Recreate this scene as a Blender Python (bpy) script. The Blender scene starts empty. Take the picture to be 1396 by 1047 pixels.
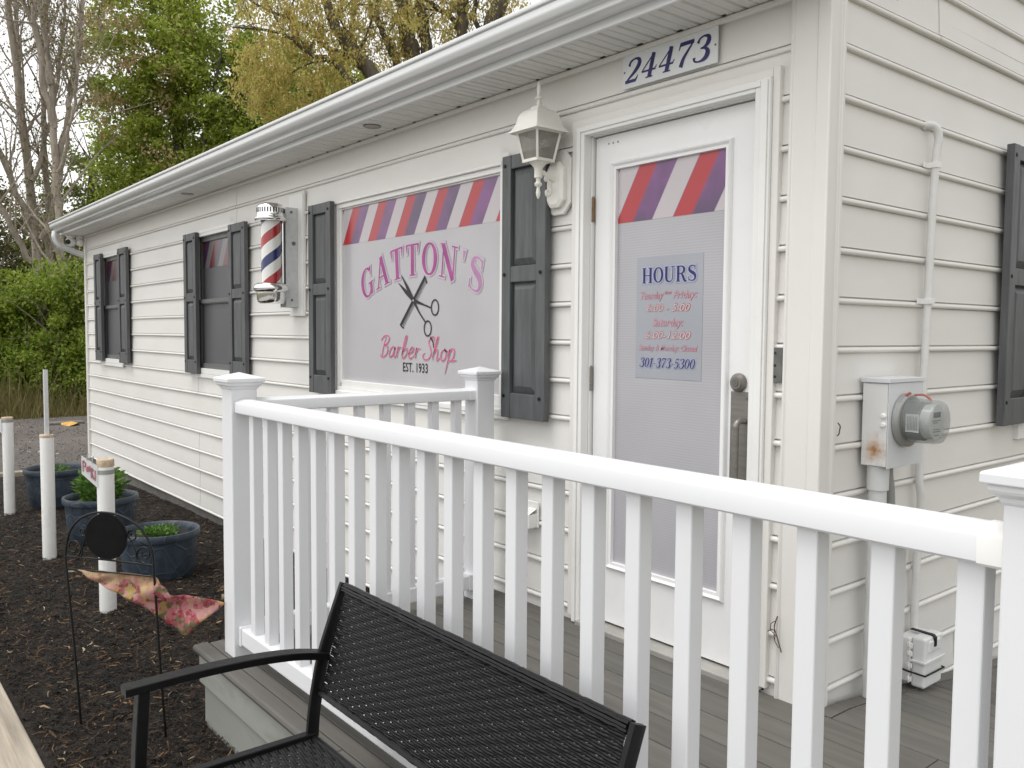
import bpy, bmesh, math, random
import numpy as np
from mathutils import Vector, Matrix
random.seed(7); RNG=np.random.default_rng(7)
SC=bpy.context.scene; COL=SC.collection
PI=math.pi; sin=math.sin; cos=math.cos; rad=math.radians
# ------------------------------------------------------------------ materials
def N(nt,t,**kw):
    n=nt.nodes.new(t)
    for k,v in kw.items():
        if k in n.inputs: n.inputs[k].default_value=v
        else: setattr(n,k,v)
    return n
def rgba(c): return (c[0],c[1],c[2],1.0)
def newmat(name):
    m=bpy.data.materials.new(name); m.use_nodes=True; nt=m.node_tree
    b=nt.nodes['Principled BSDF']; return m,nt,b
def coord(nt,scale=(1,1,1)):
    tc=N(nt,'ShaderNodeTexCoord'); mp=N(nt,'ShaderNodeMapping'); mp.inputs['Scale'].default_value=scale
    nt.links.new(tc.outputs['Object'],mp.inputs['Vector']); return mp.outputs['Vector']
def noise(nt,vec,scale,detail=4,rough=.55):
    n=N(nt,'ShaderNodeTexNoise'); n.inputs['Scale'].default_value=scale; n.inputs['Detail'].default_value=detail; n.inputs['Roughness'].default_value=rough
    nt.links.new(vec,n.inputs['Vector']); return n.outputs['Fac']
def ramp(nt,fac,stops,interp='LINEAR'):
    r=N(nt,'ShaderNodeValToRGB'); cr=r.color_ramp; cr.interpolation=interp
    while len(cr.elements)>1: cr.elements.remove(cr.elements[0])
    cr.elements[0].position=stops[0][0]; cr.elements[0].color=rgba(stops[0][1]) 
    for p,c in stops[1:]:
        e=cr.elements.new(p); e.color=rgba(c)
    if fac is not None: nt.links.new(fac,r.inputs['Fac'])
    return r.outputs['Color']
def g(v): return (v,v,v)
def mixc(nt,fac,a,b,mode='MIX'):
    m=N(nt,'ShaderNodeMix',data_type='RGBA',blend_type=mode)
    for sock,v in ((m.inputs[0],fac),(m.inputs[6],a),(m.inputs[7],b)):
        if isinstance(v,(int,float)): sock.default_value=v
        elif isinstance(v,tuple): sock.default_value=rgba(v)
        else: nt.links.new(v,sock)
    return m.outputs[2]
def math_(nt,op,a,b=None,c=None):
    m=N(nt,'ShaderNodeMath',operation=op)
    for i,v in enumerate((a,b,c)):
        if v is None: continue
        if isinstance(v,(int,float)): m.inputs[i].default_value=v
        else: nt.links.new(v,m.inputs[i])
    return m.outputs[0]
def bump(nt,b,h,strength=.3,dist=.01):
    n=N(nt,'ShaderNodeBump'); n.inputs['Strength'].default_value=strength; n.inputs['Distance'].default_value=dist
    nt.links.new(h,n.inputs['Height']); nt.links.new(n.outputs['Normal'],b.inputs['Normal'])
def mat(name,c,rough=.5,metal=0.,var=.12,vs=6.,stretch=(1,1,1),bs=None,bstr=.2,bdist=.004,dirt=None,dirtamt=0.,ds=3.,spec=.5,coat=0.):
    m,nt,b=newmat(name)
    v=coord(nt,stretch); f=noise(nt,v,vs,5)
    lo=tuple(x*(1-var) for x in c); hi=tuple(min(1,x*(1+var*.6)) for x in c)
    col=ramp(nt,f,[(.3,lo),(.7,hi)])
    if dirt:
        f2=noise(nt,v,ds,8,.65); k=ramp(nt,f2,[(.52,g(0)),(.78,g(dirtamt))])
        col=mixc(nt,k,col,dirt)
    nt.links.new(col,b.inputs['Base Color'])
    rr=ramp(nt,noise(nt,v,vs*2.3,3),[(.3,g(max(.02,rough*.85))),(.7,g(min(1,rough*1.15)))])
    nt.links.new(rr,b.inputs['Roughness']); b.inputs['Metallic'].default_value=metal
    b.inputs['Specular IOR Level'].default_value=spec
    if coat: b.inputs['Coat Weight'].default_value=coat
    if bs: bump(nt,b,noise(nt,v,bs,6,.6),bstr,bdist)
    return m
M={}
M['siding']=mat('vinyl siding',(.745,.73,.70),.45,var=.035,vs=1.3,stretch=(1,1,2.5),bs=60,bstr=.05,bdist=.002,dirt=(.52,.49,.44),dirtamt=.14,ds=2.1)
M['trim']=mat('white painted trim',(.80,.795,.775),.4,var=.03,vs=3,bs=40,bstr=.04,bdist=.002,dirt=(.55,.52,.46),dirtamt=.16,ds=5)
M['cream']=mat('cream vinyl channel',(.74,.722,.69),.45,var=.03,vs=3,dirt=(.5,.46,.38),dirtamt=.12,ds=6)
M['door']=mat('white door paint',(.82,.82,.82),.32,var=.025,vs=2.5,bs=30,bstr=.03,bdist=.002,dirt=(.5,.48,.46),dirtamt=.12,ds=4)
M['rail']=mat('white rail vinyl',(.715,.723,.74),.38,var=.02,vs=2,dirt=(.62,.59,.53),dirtamt=.03,ds=5)
def gutter_mat():
    m,nt,b=newmat('white aluminium gutter'); f=noise(nt,coord(nt,(.3,1,1)),3,3)
    nt.links.new(ramp(nt,f,[(.3,(.70,.715,.72)),(.7,(.74,.75,.755))]),b.inputs['Base Color']); b.inputs['Roughness'].default_value=.30; b.inputs['Metallic'].default_value=.35; return m
M['gutter']=gutter_mat()
M['roofing']=mat('asphalt shingle',(.07,.068,.066),.95,var=.4,vs=30,bs=80)
M['shutter']=mat('charcoal shutter',(.092,.097,.101),.5,var=.28,vs=5,stretch=(6,6,.8),bs=26,bstr=.22,bdist=.003,dirt=(.13,.13,.125),dirtamt=.5,ds=3)
M['black']=mat('black metal',(.005,.005,.0055),.42,spec=.28,var=.2,vs=20,bs=200,bstr=.04,bdist=.001)
M['disc']=mat('matt black disc',(.004,.004,.004),.8,var=.1,spec=.15)
M['concrete']=mat('grey foundation',(.16,.155,.145),.9,var=.2,vs=8,bs=40,bstr=.3)
M['skirt']=mat('grey weathered board',(.285,.29,.265),.65,var=.14,vs=2.2,stretch=(.5,1,1.6),bs=14,bstr=.12,bdist=.003,dirt=(.10,.10,.085),dirtamt=.65,ds=4.5)
M['pot']=None
M['pvc']=mat('white pvc pipe',(.80,.80,.785),.35,var=.04,vs=4,dirt=(.42,.38,.30),dirtamt=.45,ds=9)
M['tan']=mat('tan cut edge',(.55,.43,.30),.9,var=.3,vs=30)
M['tape']=mat('grey tape',(.30,.30,.29),.6)
M['galv']=mat('galvanised steel',(.63,.64,.645),.42,metal=.25,var=.10,vs=25)
M['meterbox']=mat('light grey enamel',(.66,.68,.70),.4,var=.04,vs=5)
M['pipe']=mat('grey conduit',(.62,.63,.63),.5,var=.08,vs=8,dirt=(.4,.38,.34),dirtamt=.3,ds=10)
M['cable']=mat('pale cable sheath',(.72,.715,.70),.45,var=.06,vs=8,dirt=(.45,.43,.38),dirtamt=.3,ds=12)
M['cableg']=mat('grey cable sheath',(.30,.30,.29),.5,var=.1,vs=8)
M['lamp']=mat('ivory lamp plastic',(.80,.785,.73),.38,var=.05,vs=6,dirt=(.5,.46,.36),dirtamt=.25,ds=8)
M['chrome']=mat('chrome',(.80,.80,.80),.10,metal=1.,var=.06,vs=5)
M['dark']=mat('dark void',(.01,.01,.01),.7)
M['nickel']=mat('brushed nickel',(.25,.235,.215),.38,metal=.6,var=.16,vs=9,stretch=(1,1,8))
M['brass']=mat('tarnished brass',(.24,.15,.085),.42,metal=.85,var=.3,vs=40)
M['gunmetal']=mat('weathered grey metal',(.17,.175,.165),.5,metal=.5,var=.25,vs=25)
M['solidgrey']=mat('box grey plastic',(.70,.705,.70),.45,var=.04,vs=10,dirt=(.4,.38,.35),dirtamt=.2,ds=14)
M['timber']=mat('weathered timber',(.37,.32,.255),.85,var=.45,vs=3,stretch=(.5,9,9),bs=5,bstr=.5,bdist=.006,dirt=(.16,.115,.075),dirtamt=.7,ds=2.2)
M['paver']=mat('pale bounce paving',(.30,.295,.285),.9,var=.2,vs=7,bs=60)  # unseen front lot, tone made pale to bounce light onto gutter and soffit
M['soil']=mat('potting soil',(.018,.013,.009),.95,var=.5,vs=40,bs=90,bstr=.8,bdist=.01)
M['white']=mat('white lettering board',(.72,.74,.75),.4,var=.04,vs=6)
M['navy']=mat('navy lettering',(.015,.012,.12),.45,var=.2,vs=30)
M['magenta']=mat('faded magenta lettering',(.40,.07,.28),.5,var=.3,vs=8)
M['fademag']=mat('bleached magenta lettering',(.50,.24,.44),.5,var=.25,vs=8)
M['pink']=mat('pink lettering',(.60,.12,.24),.5,var=.3,vs=14)
M['palepink']=mat('pale pink outline',(.58,.42,.54),.5,var=.1,vs=9)
M['palelilac']=mat('pale lilac outline',(.56,.53,.57),.5,var=.05,vs=9)
M['paleblue']=mat('pale blue outline',(.40,.42,.56),.5,var=.05,vs=9)
M['ink']=mat('black print',(.012,.012,.014),.5)
M['greyink']=mat('grey print',(.16,.155,.165),.5)
M['redtext']=mat('red lettering',(.58,.10,.10),.5,var=.15,vs=20)
M['palered']=mat('white lettering edge',(.66,.55,.57),.5,var=.05)
M['bark_grey']=mat('grey bark',(.38,.33,.275),.95,var=.35,vs=5,stretch=(3,3,.8),bs=12,bstr=.7,bdist=.03)
M['bark_dark']=mat('dark oak bark',(.13,.11,.085),.95,var=.4,vs=6,stretch=(3,3,.8),bs=14,bstr=.8,bdist=.03)
M['yellow']=mat('yellow plastic scrap',(.62,.34,.06),.5,var=.2,vs=12)
M['copper']=mat('red wire tag',(.42,.12,.09),.5)
M['wick']=mat('black resin wicker',(.005,.005,.0055),.40,var=.35,vs=30,spec=.28)
def pane_mat(name,c,rough=.12):
    m,nt,b=newmat(name); v=coord(nt); f=noise(nt,v,3,2)
    nt.links.new(ramp(nt,f,[(.3,tuple(x*.9 for x in c)),(.7,c)]),b.inputs['Base Color']); b.inputs['Roughness'].default_value=rough
    b.inputs['Specular IOR Level'].default_value=.5
    return m
M['screen']=pane_mat('grey insect screen over glass',(.098,.10,.107),.42)
M['winframe']=mat('grey aluminium sash',(.125,.13,.13),.45,var=.12,vs=12)
def film_mat(name,c,lines=0,wave=0.):
    m,nt,b=newmat(name); v=coord(nt)
    f=noise(nt,v,2.2,3); col=ramp(nt,f,[(.3,tuple(x*.94 for x in c)),(.7,tuple(x*1.05 for x in c))])
    if lines:
        w=N(nt,'ShaderNodeTexWave',wave_type='BANDS',bands_direction='Z'); w.inputs['Scale'].default_value=lines; w.inputs['Distortion'].default_value=.6; w.inputs['Detail Scale'].default_value=3.
        nt.links.new(v,w.inputs['Vector']); k=ramp(nt,w.outputs['Fac'],[(.2,g(.935)),(.6,g(1.02))]); col=mixc(nt,1.,col,k,'MULTIPLY')
    nt.links.new(col,b.inputs['Base Color']); b.inputs['Roughness'].default_value=.28; b.inputs['Specular IOR Level'].default_value=.4
    b.inputs['Coat Weight'].default_value=.35; b.inputs['Coat Roughness'].default_value=.04
    return m
M['film']=film_mat('lilac grey window film',(.475,.462,.482))
M['doorfilm']=film_mat('lilac grey door film',(.435,.428,.452),30)
M['hours']=film_mat('blue grey notice panel',(.355,.37,.41))
def stripe_mat(name,period,lean,phase,dim=1.,lines=0):
    m,nt,b=newmat(name); tc=N(nt,'ShaderNodeTexCoord'); s=N(nt,'ShaderNodeSeparateXYZ'); nt.links.new(tc.outputs['Object'],s.inputs[0])
    t=math_(nt,'MULTIPLY_ADD',s.outputs['Z'],-lean,s.outputs['X']); t=math_(nt,'ADD',t,phase)
    t=math_(nt,'DIVIDE',t,period); t=math_(nt,'FRACT',t)
    R=(.44*dim,.03*dim,.038*dim); P=(.22*dim,.075*dim,.24*dim); D=(.10*dim,.06*dim,.13*dim); W=(.54*dim,.49*dim,.51*dim)
    nz=noise(nt,coord(nt,(1,1,1)),4.5,3)
    Pm=mixc(nt,ramp(nt,nz,[(.35,g(0)),(.62,g(1))]),D,P)
    k1=ramp(nt,t,[(0,g(0)),(.27,g(0)),(.33,g(1)),(.60,g(1))])
    col=mixc(nt,k1,R,Pm)
    k2=ramp(nt,t,[(0,g(0)),(.635,g(0)),(.65,g(1)),(.985,g(1)),(.999,g(0))])
    col=mixc(nt,k2,col,W)
    nt.links.new(col,b.inputs['Base Color']); b.inputs['Roughness'].default_value=.28
    b.inputs['Coat Weight'].default_value=.15; b.inputs['Coat Roughness'].default_value=.04
    return m
M['stripe']=stripe_mat('window stripe film',.307,.60,.117+.302*14)
M['dstripe']=stripe_mat('door stripe film',.300,.57,1.927)
M['dimstripe']=stripe_mat('stripe film behind screen',.302,.60,0.05,.27)
def pole_mat():
    m,nt,b=newmat('barber stripe cylinder'); tc=N(nt,'ShaderNodeTexCoord'); s=N(nt,'ShaderNodeSeparateXYZ'); nt.links.new(tc.outputs['Object'],s.inputs[0])
    a=math_(nt,'ARCTAN2',s.outputs['Y'],s.outputs['X']); a=math_(nt,'DIVIDE',a,2*PI)
    z=math_(nt,'DIVIDE',s.outputs['Z'],.30); t=math_(nt,'SUBTRACT',z,a); t=math_(nt,'ADD',t,.53+3); t=math_(nt,'FRACT',t)
    col=ramp(nt,t,[(0,(.36,.018,.022)),(.235,(.74,.74,.71)),(.5,(.012,.022,.12)),(.735,(.74,.74,.71))],'CONSTANT')
    nt.links.new(col,b.inputs['Base Color']); b.inputs['Roughness'].default_value=.25; b.inputs['Coat Weight'].default_value=.6; b.inputs['Coat Roughness'].default_value=.03
    return m
M['pole']=pole_mat()
def pot_mat():
    m,nt,b=newmat('dark slate glaze'); v=coord(nt)
    vor=N(nt,'ShaderNodeTexVoronoi',feature='DISTANCE_TO_EDGE'); vor.inputs['Scale'].default_value=8.; nt.links.new(v,vor.inputs['Vector'])
    f=noise(nt,v,14,5); base=ramp(nt,f,[(.3,(.018,.028,.042)),(.7,(.042,.060,.083))])
    e=ramp(nt,vor.outputs['Distance'],[(0,g(.35)),(.04,g(0))]); col=mixc(nt,e,base,(.07,.085,.10))
    nt.links.new(col,b.inputs['Base Color']); b.inputs['Roughness'].default_value=.5
    bump(nt,b,ramp(nt,vor.outputs['Distance'],[(0,g(1)),(.08,g(0))]),.35,.006); return m
M['pot']=pot_mat()
def deck_mat():
    m,nt,b=newmat('grey brown deck board'); v=coord(nt); v2=coord(nt,(.7,9,9))
    sp=N(nt,'ShaderNodeSeparateXYZ'); nt.links.new(v,sp.inputs[0])
    geo=N(nt,'ShaderNodeNewGeometry')
    c0=ramp(nt,geo.outputs['Random Per Island'],[(0,(.085,.08,.071)),(.5,(.125,.117,.103)),(1,(.10,.097,.088))])
    f=noise(nt,v2,3,6,.6); k=ramp(nt,f,[(.3,g(.72)),(.7,g(1.12))]); col=mixc(nt,1.,c0,k,'MULTIPLY')
    f2=noise(nt,v,2.2,6,.6); col=mixc(nt,ramp(nt,f2,[(.5,g(0)),(.8,g(.45))]),col,(.07,.068,.062))
    nt.links.new(col,b.inputs['Base Color']); b.inputs['Roughness'].default_value=.6; bump(nt,b,f,.15,.003); return m
M['deck']=deck_mat()
def box_rust():
    m,nt,b=newmat('enamel with rust bloom'); tc=N(nt,'ShaderNodeTexCoord'); mp=N(nt,'ShaderNodeMapping'); mp.inputs['Location'].default_value=(-.055,0,-.045); mp.inputs['Scale'].default_value=(1,0,.8)
    nt.links.new(tc.outputs['Object'],mp.inputs['Vector']); L=N(nt,'ShaderNodeVectorMath',operation='LENGTH'); nt.links.new(mp.outputs['Vector'],L.inputs[0])
    nz=noise(nt,coord(nt),28,6,.7); d=math_(nt,'MULTIPLY_ADD',nz,.09,L.outputs['Value'])
    k=ramp(nt,d,[(.045,g(.95)),(.062,g(.55)),(.078,g(.25)),(.098,g(0))])
    rc=ramp(nt,nz,[(.3,(.30,.12,.03)),(.7,(.55,.30,.12))]); col=mixc(nt,k,(.70,.70,.69),rc)
    nt.links.new(col,b.inputs['Base Color']); b.inputs['Roughness'].default_value=.45; return m
M['rustbox']=box_rust()
def soffit_mat():
    m,nt,b=newmat('perforated soffit vinyl'); v=coord(nt)
    vor=N(nt,'ShaderNodeTexVoronoi'); vor.inputs['Scale'].default_value=110; vor.inputs['Randomness'].default_value=.15; nt.links.new(v,vor.inputs['Vector'])
    k=ramp(nt,vor.outputs['Distance'],[(.12,g(.72)),(.25,g(1))]); f=noise(nt,v,5,4)
    col=mixc(nt,1.,ramp(nt,f,[(.3,(.68,.68,.65)),(.7,(.74,.74,.71))]),k,'MULTIPLY')
    nt.links.new(col,b.inputs['Base Color']); b.inputs['Roughness'].default_value=.55; return m
M['soffit']=soffit_mat()
def glassy(name,c,alpha,rough=.08):
    m,nt,b=newmat(name); b.inputs['Base Color'].default_value=rgba(c); b.inputs['Roughness'].default_value=rough
    f=noise(nt,coord(nt),18,3); nt.links.new(ramp(nt,f,[(.3,g(alpha*.85)),(.7,g(min(1,alpha*1.15)))]),b.inputs['Alpha']); return m
M['lampglass']=glassy('smoky lamp pane',(.30,.285,.255),.62,.15)
M['meterglass']=glassy('meter dome',(.33,.36,.35),.42,.05)
def leaf_mat(name,stops,trans=.35,rough=.5):
    m,nt,b=newmat(name); geo=N(nt,'ShaderNodeNewGeometry'); col=ramp(nt,geo.outputs['Random Per Island'],stops)
    nt.links.new(col,b.inputs['Base Color']); b.inputs['Roughness'].default_value=rough; b.inputs['Specular IOR Level'].default_value=.25
    t=N(nt,'ShaderNodeBsdfTranslucent'); nt.links.new(col,t.inputs['Color']); mx=N(nt,'ShaderNodeMixShader'); mx.inputs[0].default_value=trans
    nt.links.new(b.outputs[0],mx.inputs[1]); nt.links.new(t.outputs[0],mx.inputs[2]); nt.links.new(mx.outputs[0],nt.nodes['Material Output'].inputs['Surface']); return m
M['lf_green']=leaf_mat('spring green leaves',[(0,(.19,.25,.03)),(.4,(.33,.42,.05)),(.75,(.42,.50,.09)),(1,(.54,.54,.22))],.5)
M['lf_shrub']=leaf_mat('shrub leaves',[(0,(.11,.17,.02)),(.4,(.22,.31,.035)),(.75,(.30,.39,.06)),(1,(.42,.45,.14))],.5)
M['lf_dark']=leaf_mat('dark green leaves',[(0,(.11,.14,.03)),(.5,(.19,.24,.05)),(1,(.30,.32,.12))],.5)
M['lf_oak']=leaf_mat('yellow brown oak leaves',[(0,(.34,.24,.07)),(.3,(.58,.45,.16)),(.6,(.60,.53,.19)),(.85,(.46,.50,.12)),(1,(.74,.63,.35))],.5)
M['lf_seed']=leaf_mat('russet seed clusters',[(0,(.36,.25,.14)),(.5,(.50,.36,.20)),(1,(.56,.44,.25))],.5)
M['lf_bud']=leaf_mat('sparse new leaves',[(0,(.22,.13,.09)),(.5,(.20,.18,.07)),(1,(.14,.19,.06))])
M['lf_olive']=leaf_mat('olive undergrowth leaves',[(0,(.07,.06,.03)),(.35,(.14,.12,.05)),(.7,(.11,.15,.04)),(1,(.24,.20,.10))])
M['lf_herb']=leaf_mat('herb leaves',[(0,(.06,.13,.025)),(.5,(.11,.22,.04)),(1,(.19,.30,.08))])
M['grass']=leaf_mat('dry verge grass',[(0,(.13,.13,.04)),(.4,(.25,.19,.09)),(.7,(.15,.18,.05)),(1,(.40,.32,.18))])
M['chips']=leaf_mat('bark mulch shreds',[(0,(.004,.0036,.0032)),(.55,(.010,.0085,.007)),(.78,(.022,.015,.010)),(.89,(.055,.030,.015)),(.955,(.12,.062,.026)),(.985,(.18,.11,.05)),(1,(.32,.27,.18))],.0,.8)
M['stone']=leaf_mat('loose gravel stones',[(0,(.05,.045,.042)),(.6,(.12,.105,.095)),(.9,(.2,.18,.16)),(1,(.4,.37,.33))],.0,.9)
def flag_mat():
    m,nt,b=newmat('floral flag cloth'); v=coord(nt); f=noise(nt,v,16,3,.55)
    wn=N(nt,'ShaderNodeTexNoise'); wn.inputs['Scale'].default_value=22; nt.links.new(v,wn.inputs['Vector']); wv=N(nt,'ShaderNodeVectorMath',operation='MULTIPLY_ADD'); nt.links.new(wn.outputs['Color'],wv.inputs[0]); wv.inputs[1].default_value=(.06,.06,.06); nt.links.new(v,wv.inputs[2])
    vor=N(nt,'ShaderNodeTexVoronoi'); vor.inputs['Scale'].default_value=38; nt.links.new(wv.outputs[0],vor.inputs['Vector'])
    sp_=N(nt,'ShaderNodeSeparateColor'); nt.links.new(vor.outputs['Color'],sp_.inputs[0])
    petals=ramp(nt,sp_.outputs[0],[(.0,(.34,.035,.06)),(.22,(.48,.13,.16)),(.42,(.24,.02,.035)),(.58,(.52,.25,.24)),(.74,(.44,.30,.08)),(.88,(.16,.14,.05))],'CONSTANT')
    back=ramp(nt,f,[(.38,(.28,.19,.08)),(.5,(.42,.26,.15)),(.62,(.55,.40,.22))])
    sz=N(nt,'ShaderNodeSeparateXYZ'); nt.links.new(v,sz.inputs[0]); zz=math_(nt,'MULTIPLY_ADD',f,.16,sz.outputs['Z'])
    k=ramp(nt,zz,[(.33,g(1)),(.375,g(0))]); col=mixc(nt,k,back,petals)
    col=mixc(nt,ramp(nt,noise(nt,v,70,4),[(.4,g(0)),(.7,g(.35))]),col,(.62,.50,.40))
    nt.links.new(col,b.inputs['Base Color']); b.inputs['Roughness'].default_value=.75
    t=N(nt,'ShaderNodeBsdfTranslucent'); nt.links.new(col,t.inputs['Color']); mx=N(nt,'ShaderNodeMixShader'); mx.inputs[0].default_value=.25
    nt.links.new(b.outputs[0],mx.inputs[1]); nt.links.new(t.outputs[0],mx.inputs[2]); nt.links.new(mx.outputs[0],nt.nodes['Material Output'].inputs['Surface']); return m
M['flag']=flag_mat()
def ground_mat(name,stops,s1,s2,bd=.02):
    m,nt,b=newmat(name); v=coord(nt); f=noise(nt,v,s1,8,.7); f2=noise(nt,v,s2,4)
    f3=noise(nt,v,.6,4); ff=math_(nt,'MULTIPLY_ADD',f3,.5,math_(nt,'MULTIPLY',f,.55)); col=ramp(nt,ff,stops)
    nt.links.new(col,b.inputs['Base Color']); b.inputs['Roughness'].default_value=.95; bump(nt,b,f2,.7,bd); return m
M['lot']=ground_mat('gravelly asphalt',[(.35,(.075,.064,.058)),(.5,(.105,.09,.082)),(.65,(.135,.115,.105))],9,45,.008)
M['ground']=ground_mat('bare verge soil',[(.35,(.07,.06,.035)),(.5,(.10,.09,.045)),(.65,(.14,.12,.07))],5,30)
M['mulch']=ground_mat('mulch base',[(.35,(.007,.006,.005)),(.5,(.014,.010,.007)),(.65,(.03,.02,.012))],30,60,.02)
# ------------------------------------------------------------------ mesh builder
class MB:
    def __init__(s): s.v=[]; s.f=[]
    def add(s,vs,fs):
        o=len(s.v); s.v+= [tuple(v) for v in vs]; s.f+=[tuple(i+o for i in f) for f in fs]; return s
    def box(s,x0,x1,y0,y1,z0,z1):
        return s.add([(x0,y0,z0),(x1,y0,z0),(x1,y1,z0),(x0,y1,z0),(x0,y0,z1),(x1,y0,z1),(x1,y1,z1),(x0,y1,z1)],
          [(0,3,2,1),(4,5,6,7),(0,1,5,4),(1,2,6,5),(2,3,7,6),(3,0,4,7)])
    def prism(s,poly,axis,a,b,caps=True):
        n=len(poly); P=[]
        for t in (a,b):
            for p in poly:
                P.append({'x':(t,p[0],p[1]),'y':(p[0],t,p[1]),'z':(p[0],p[1],t)}[axis])
        F=[(i,(i+1)%n,n+(i+1)%n,n+i) for i in range(n)]
        if caps: F+=[tuple(range(n-1,-1,-1)),tuple(range(n,2*n))]
        return s.add(P,F)
    def strip(s,poly,axis,a,b):      # open profile swept along an axis
        n=len(poly); P=[]
        for t in (a,b):
            for p in poly: P.append({'x':(t,p[0],p[1]),'y':(p[0],t,p[1]),'z':(p[0],p[1],t)}[axis])
        return s.add(P,[(i,i+1,n+i+1,n+i) for i in range(n-1)])
    def tube(s,pts,r,n=8,caps=True,flat=None):
        pts=[Vector(p) for p in pts]; k=len(pts); R=r if isinstance(r,(list,tuple)) else [r]*k
        V=[]; prev=None
        for i,p in enumerate(pts):
            t=(pts[min(i+1,k-1)]-pts[max(i-1,0)])
            if t.length<1e-9: t=Vector((0,0,1))
            t.normalize()
            if prev is None:
                a=Vector((0,0,1)) if abs(t.z)<.9 else Vector((1,0,0)); u=t.cross(a).normalized()
            else:
                u=prev-t*prev.dot(t)
                if u.length<1e-6: u=t.orthogonal()
                u.normalize()
            prev=u; w=t.cross(u)
            for j in range(n):
                an=2*PI*j/n; V.append(p+u*(R[i]*cos(an))+w*(R[i]*sin(an)))
        F=[(i*n+j,i*n+(j+1)%n,(i+1)*n+(j+1)%n,(i+1)*n+j) for i in range(k-1) for j in range(n)]
        if caps: F+=[tuple(range(n-1,-1,-1)),tuple(range((k-1)*n,k*n))]
        return s.add(V,F)
    def sweep(s,path,prof,side,caps=True):   # profile (a along side, b along normal) swept in a plane with constant side vector
        path=[Vector(p) for p in path]; side=Vector(side).normalized(); k=len(path); n=len(prof); V=[]
        for i,p in enumerate(path):
            t=(path[min(i+1,k-1)]-path[max(i-1,0)]).normalized(); nn=side.cross(t)
            for a,b in prof: V.append(p+side*a+nn*b)
        F=[(i*n+j,i*n+(j+1)%n,(i+1)*n+(j+1)%n,(i+1)*n+j) for i in range(k-1) for j in range(n)]
        if caps: F+=[tuple(range(n-1,-1,-1)),tuple(range((k-1)*n,k*n))]
        return s.add(V,F)
    def lathe(s,prof,c,n=24,axis='z',caps=True):
        V=[];c=Vector(c)
        for r,h in prof:
            for j in range(n):
                a=2*PI*j/n; q={'z':(r*cos(a),r*sin(a),h),'x':(h,r*cos(a),r*sin(a)),'y':(r*cos(a),h,r*sin(a))}[axis]; V.append(c+Vector(q))
        k=len(prof); F=[(i*n+j,i*n+(j+1)%n,(i+1)*n+(j+1)%n,(i+1)*n+j) for i in range(k-1) for j in range(n)]
        if caps: F+=[tuple(range(n-1,-1,-1)),tuple(range((k-1)*n,k*n))]
        return s.add(V,F)
    def sq(s,prof,c,caps=True):       # square loft (half width, z)
        V=[]
        for h,z in prof: V+=[(c[0]-h,c[1]-h,c[2]+z),(c[0]+h,c[1]-h,c[2]+z),(c[0]+h,c[1]+h,c[2]+z),(c[0]-h,c[1]+h,c[2]+z)]
        k=len(prof); F=[(i*4+j,i*4+(j+1)%4,(i+1)*4+(j+1)%4,(i+1)*4+j) for i in range(k-1) for j in range(4)]
        if caps: F+=[(3,2,1,0),tuple(range((k-1)*4,k*4))]
        return s.add(V,F)
    def build(s,name,m,parent=None,smooth=None,bevel=None,fix=True,seg=2):
        me=bpy.data.meshes.new(name); off=Vector(wloc(parent)) if parent else Vector((0,0,0))
        me.from_pydata([Vector(v)-off for v in s.v],[],s.f)
        if fix:
            bm=bmesh.new(); bm.from_mesh(me); bmesh.ops.recalc_face_normals(bm,faces=bm.faces); bm.to_mesh(me); bm.free()
        return link(name,me,m,parent,smooth,bevel,seg)
def build_each(mb,name,m,parent=None,**kw):
    p=list(range(len(mb.v)))
    def fd(i):
        while p[i]!=i: p[i]=p[p[i]]; i=p[i]
        return i
    for f in mb.f:
        for a in f[1:]: p[fd(a)]=fd(f[0])
    grp={}
    for f in mb.f: grp.setdefault(fd(f[0]),[]).append(f)
    out=[]
    for fs in grp.values():
        ids=sorted({i for f in fs for i in f}); mp={a:b for b,a in enumerate(ids)}; q=MB(); q.v=[mb.v[i] for i in ids]; q.f=[tuple(mp[i] for i in f) for f in fs]
        out.append(q.build(name,m,parent,**kw))
    return out
def wloc(o):
    p=Vector(o.location)
    return p+wloc(o.parent) if o.parent else p
def link(name,me,m,parent=None,smooth=None,bevel=None,seg=2):
    o=bpy.data.objects.new(name,me); COL.objects.link(o)
    for mm in (m if isinstance(m,list) else [m]): me.materials.append(mm)
    if parent: o.parent=parent
    if smooth is not None:
        me.polygons.foreach_set('use_smooth',[True]*len(me.polygons)); me.set_sharp_from_angle(angle=rad(smooth))
    if bevel:
        b=o.modifiers.new('bevel','BEVEL'); b.width=bevel; b.segments=seg; b.limit_method='ANGLE'; b.angle_limit=rad(40)
    return o
def thing(name,loc,label,cat,group=None):
    o=bpy.data.objects.new(name,None); COL.objects.link(o); o.location=loc; o.empty_display_size=.1
    return tag(o,label,cat,group)
def tag(o,label,cat,group=None):
    o['label']=label; o['category']=cat
    if group: o['group']=group
    return o
def kind(o,k): o['kind']=k; return o
def quads(name,V,m,parent=None,F=None):      # fast numpy mesh, V (n,4,3)
    n=len(V); me=bpy.data.meshes.new(name); off=np.array(wloc(parent)) if parent else np.zeros(3)
    co=(V.reshape(-1,3)-off).astype(np.float32)
    me.vertices.add(len(co)); me.vertices.foreach_set('co',co.ravel())
    idx=np.arange(n*4,dtype=np.int32) if F is None else F.astype(np.int32).ravel(); nf=len(idx)//4
    me.loops.add(len(idx)); me.loops.foreach_set('vertex_index',idx)
    me.polygons.add(nf); me.polygons.foreach_set('loop_start',np.arange(0,nf*4,4,dtype=np.int32))
    me.update(calc_edges=True); me.validate()
    return link(name,me,m,parent)
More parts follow.
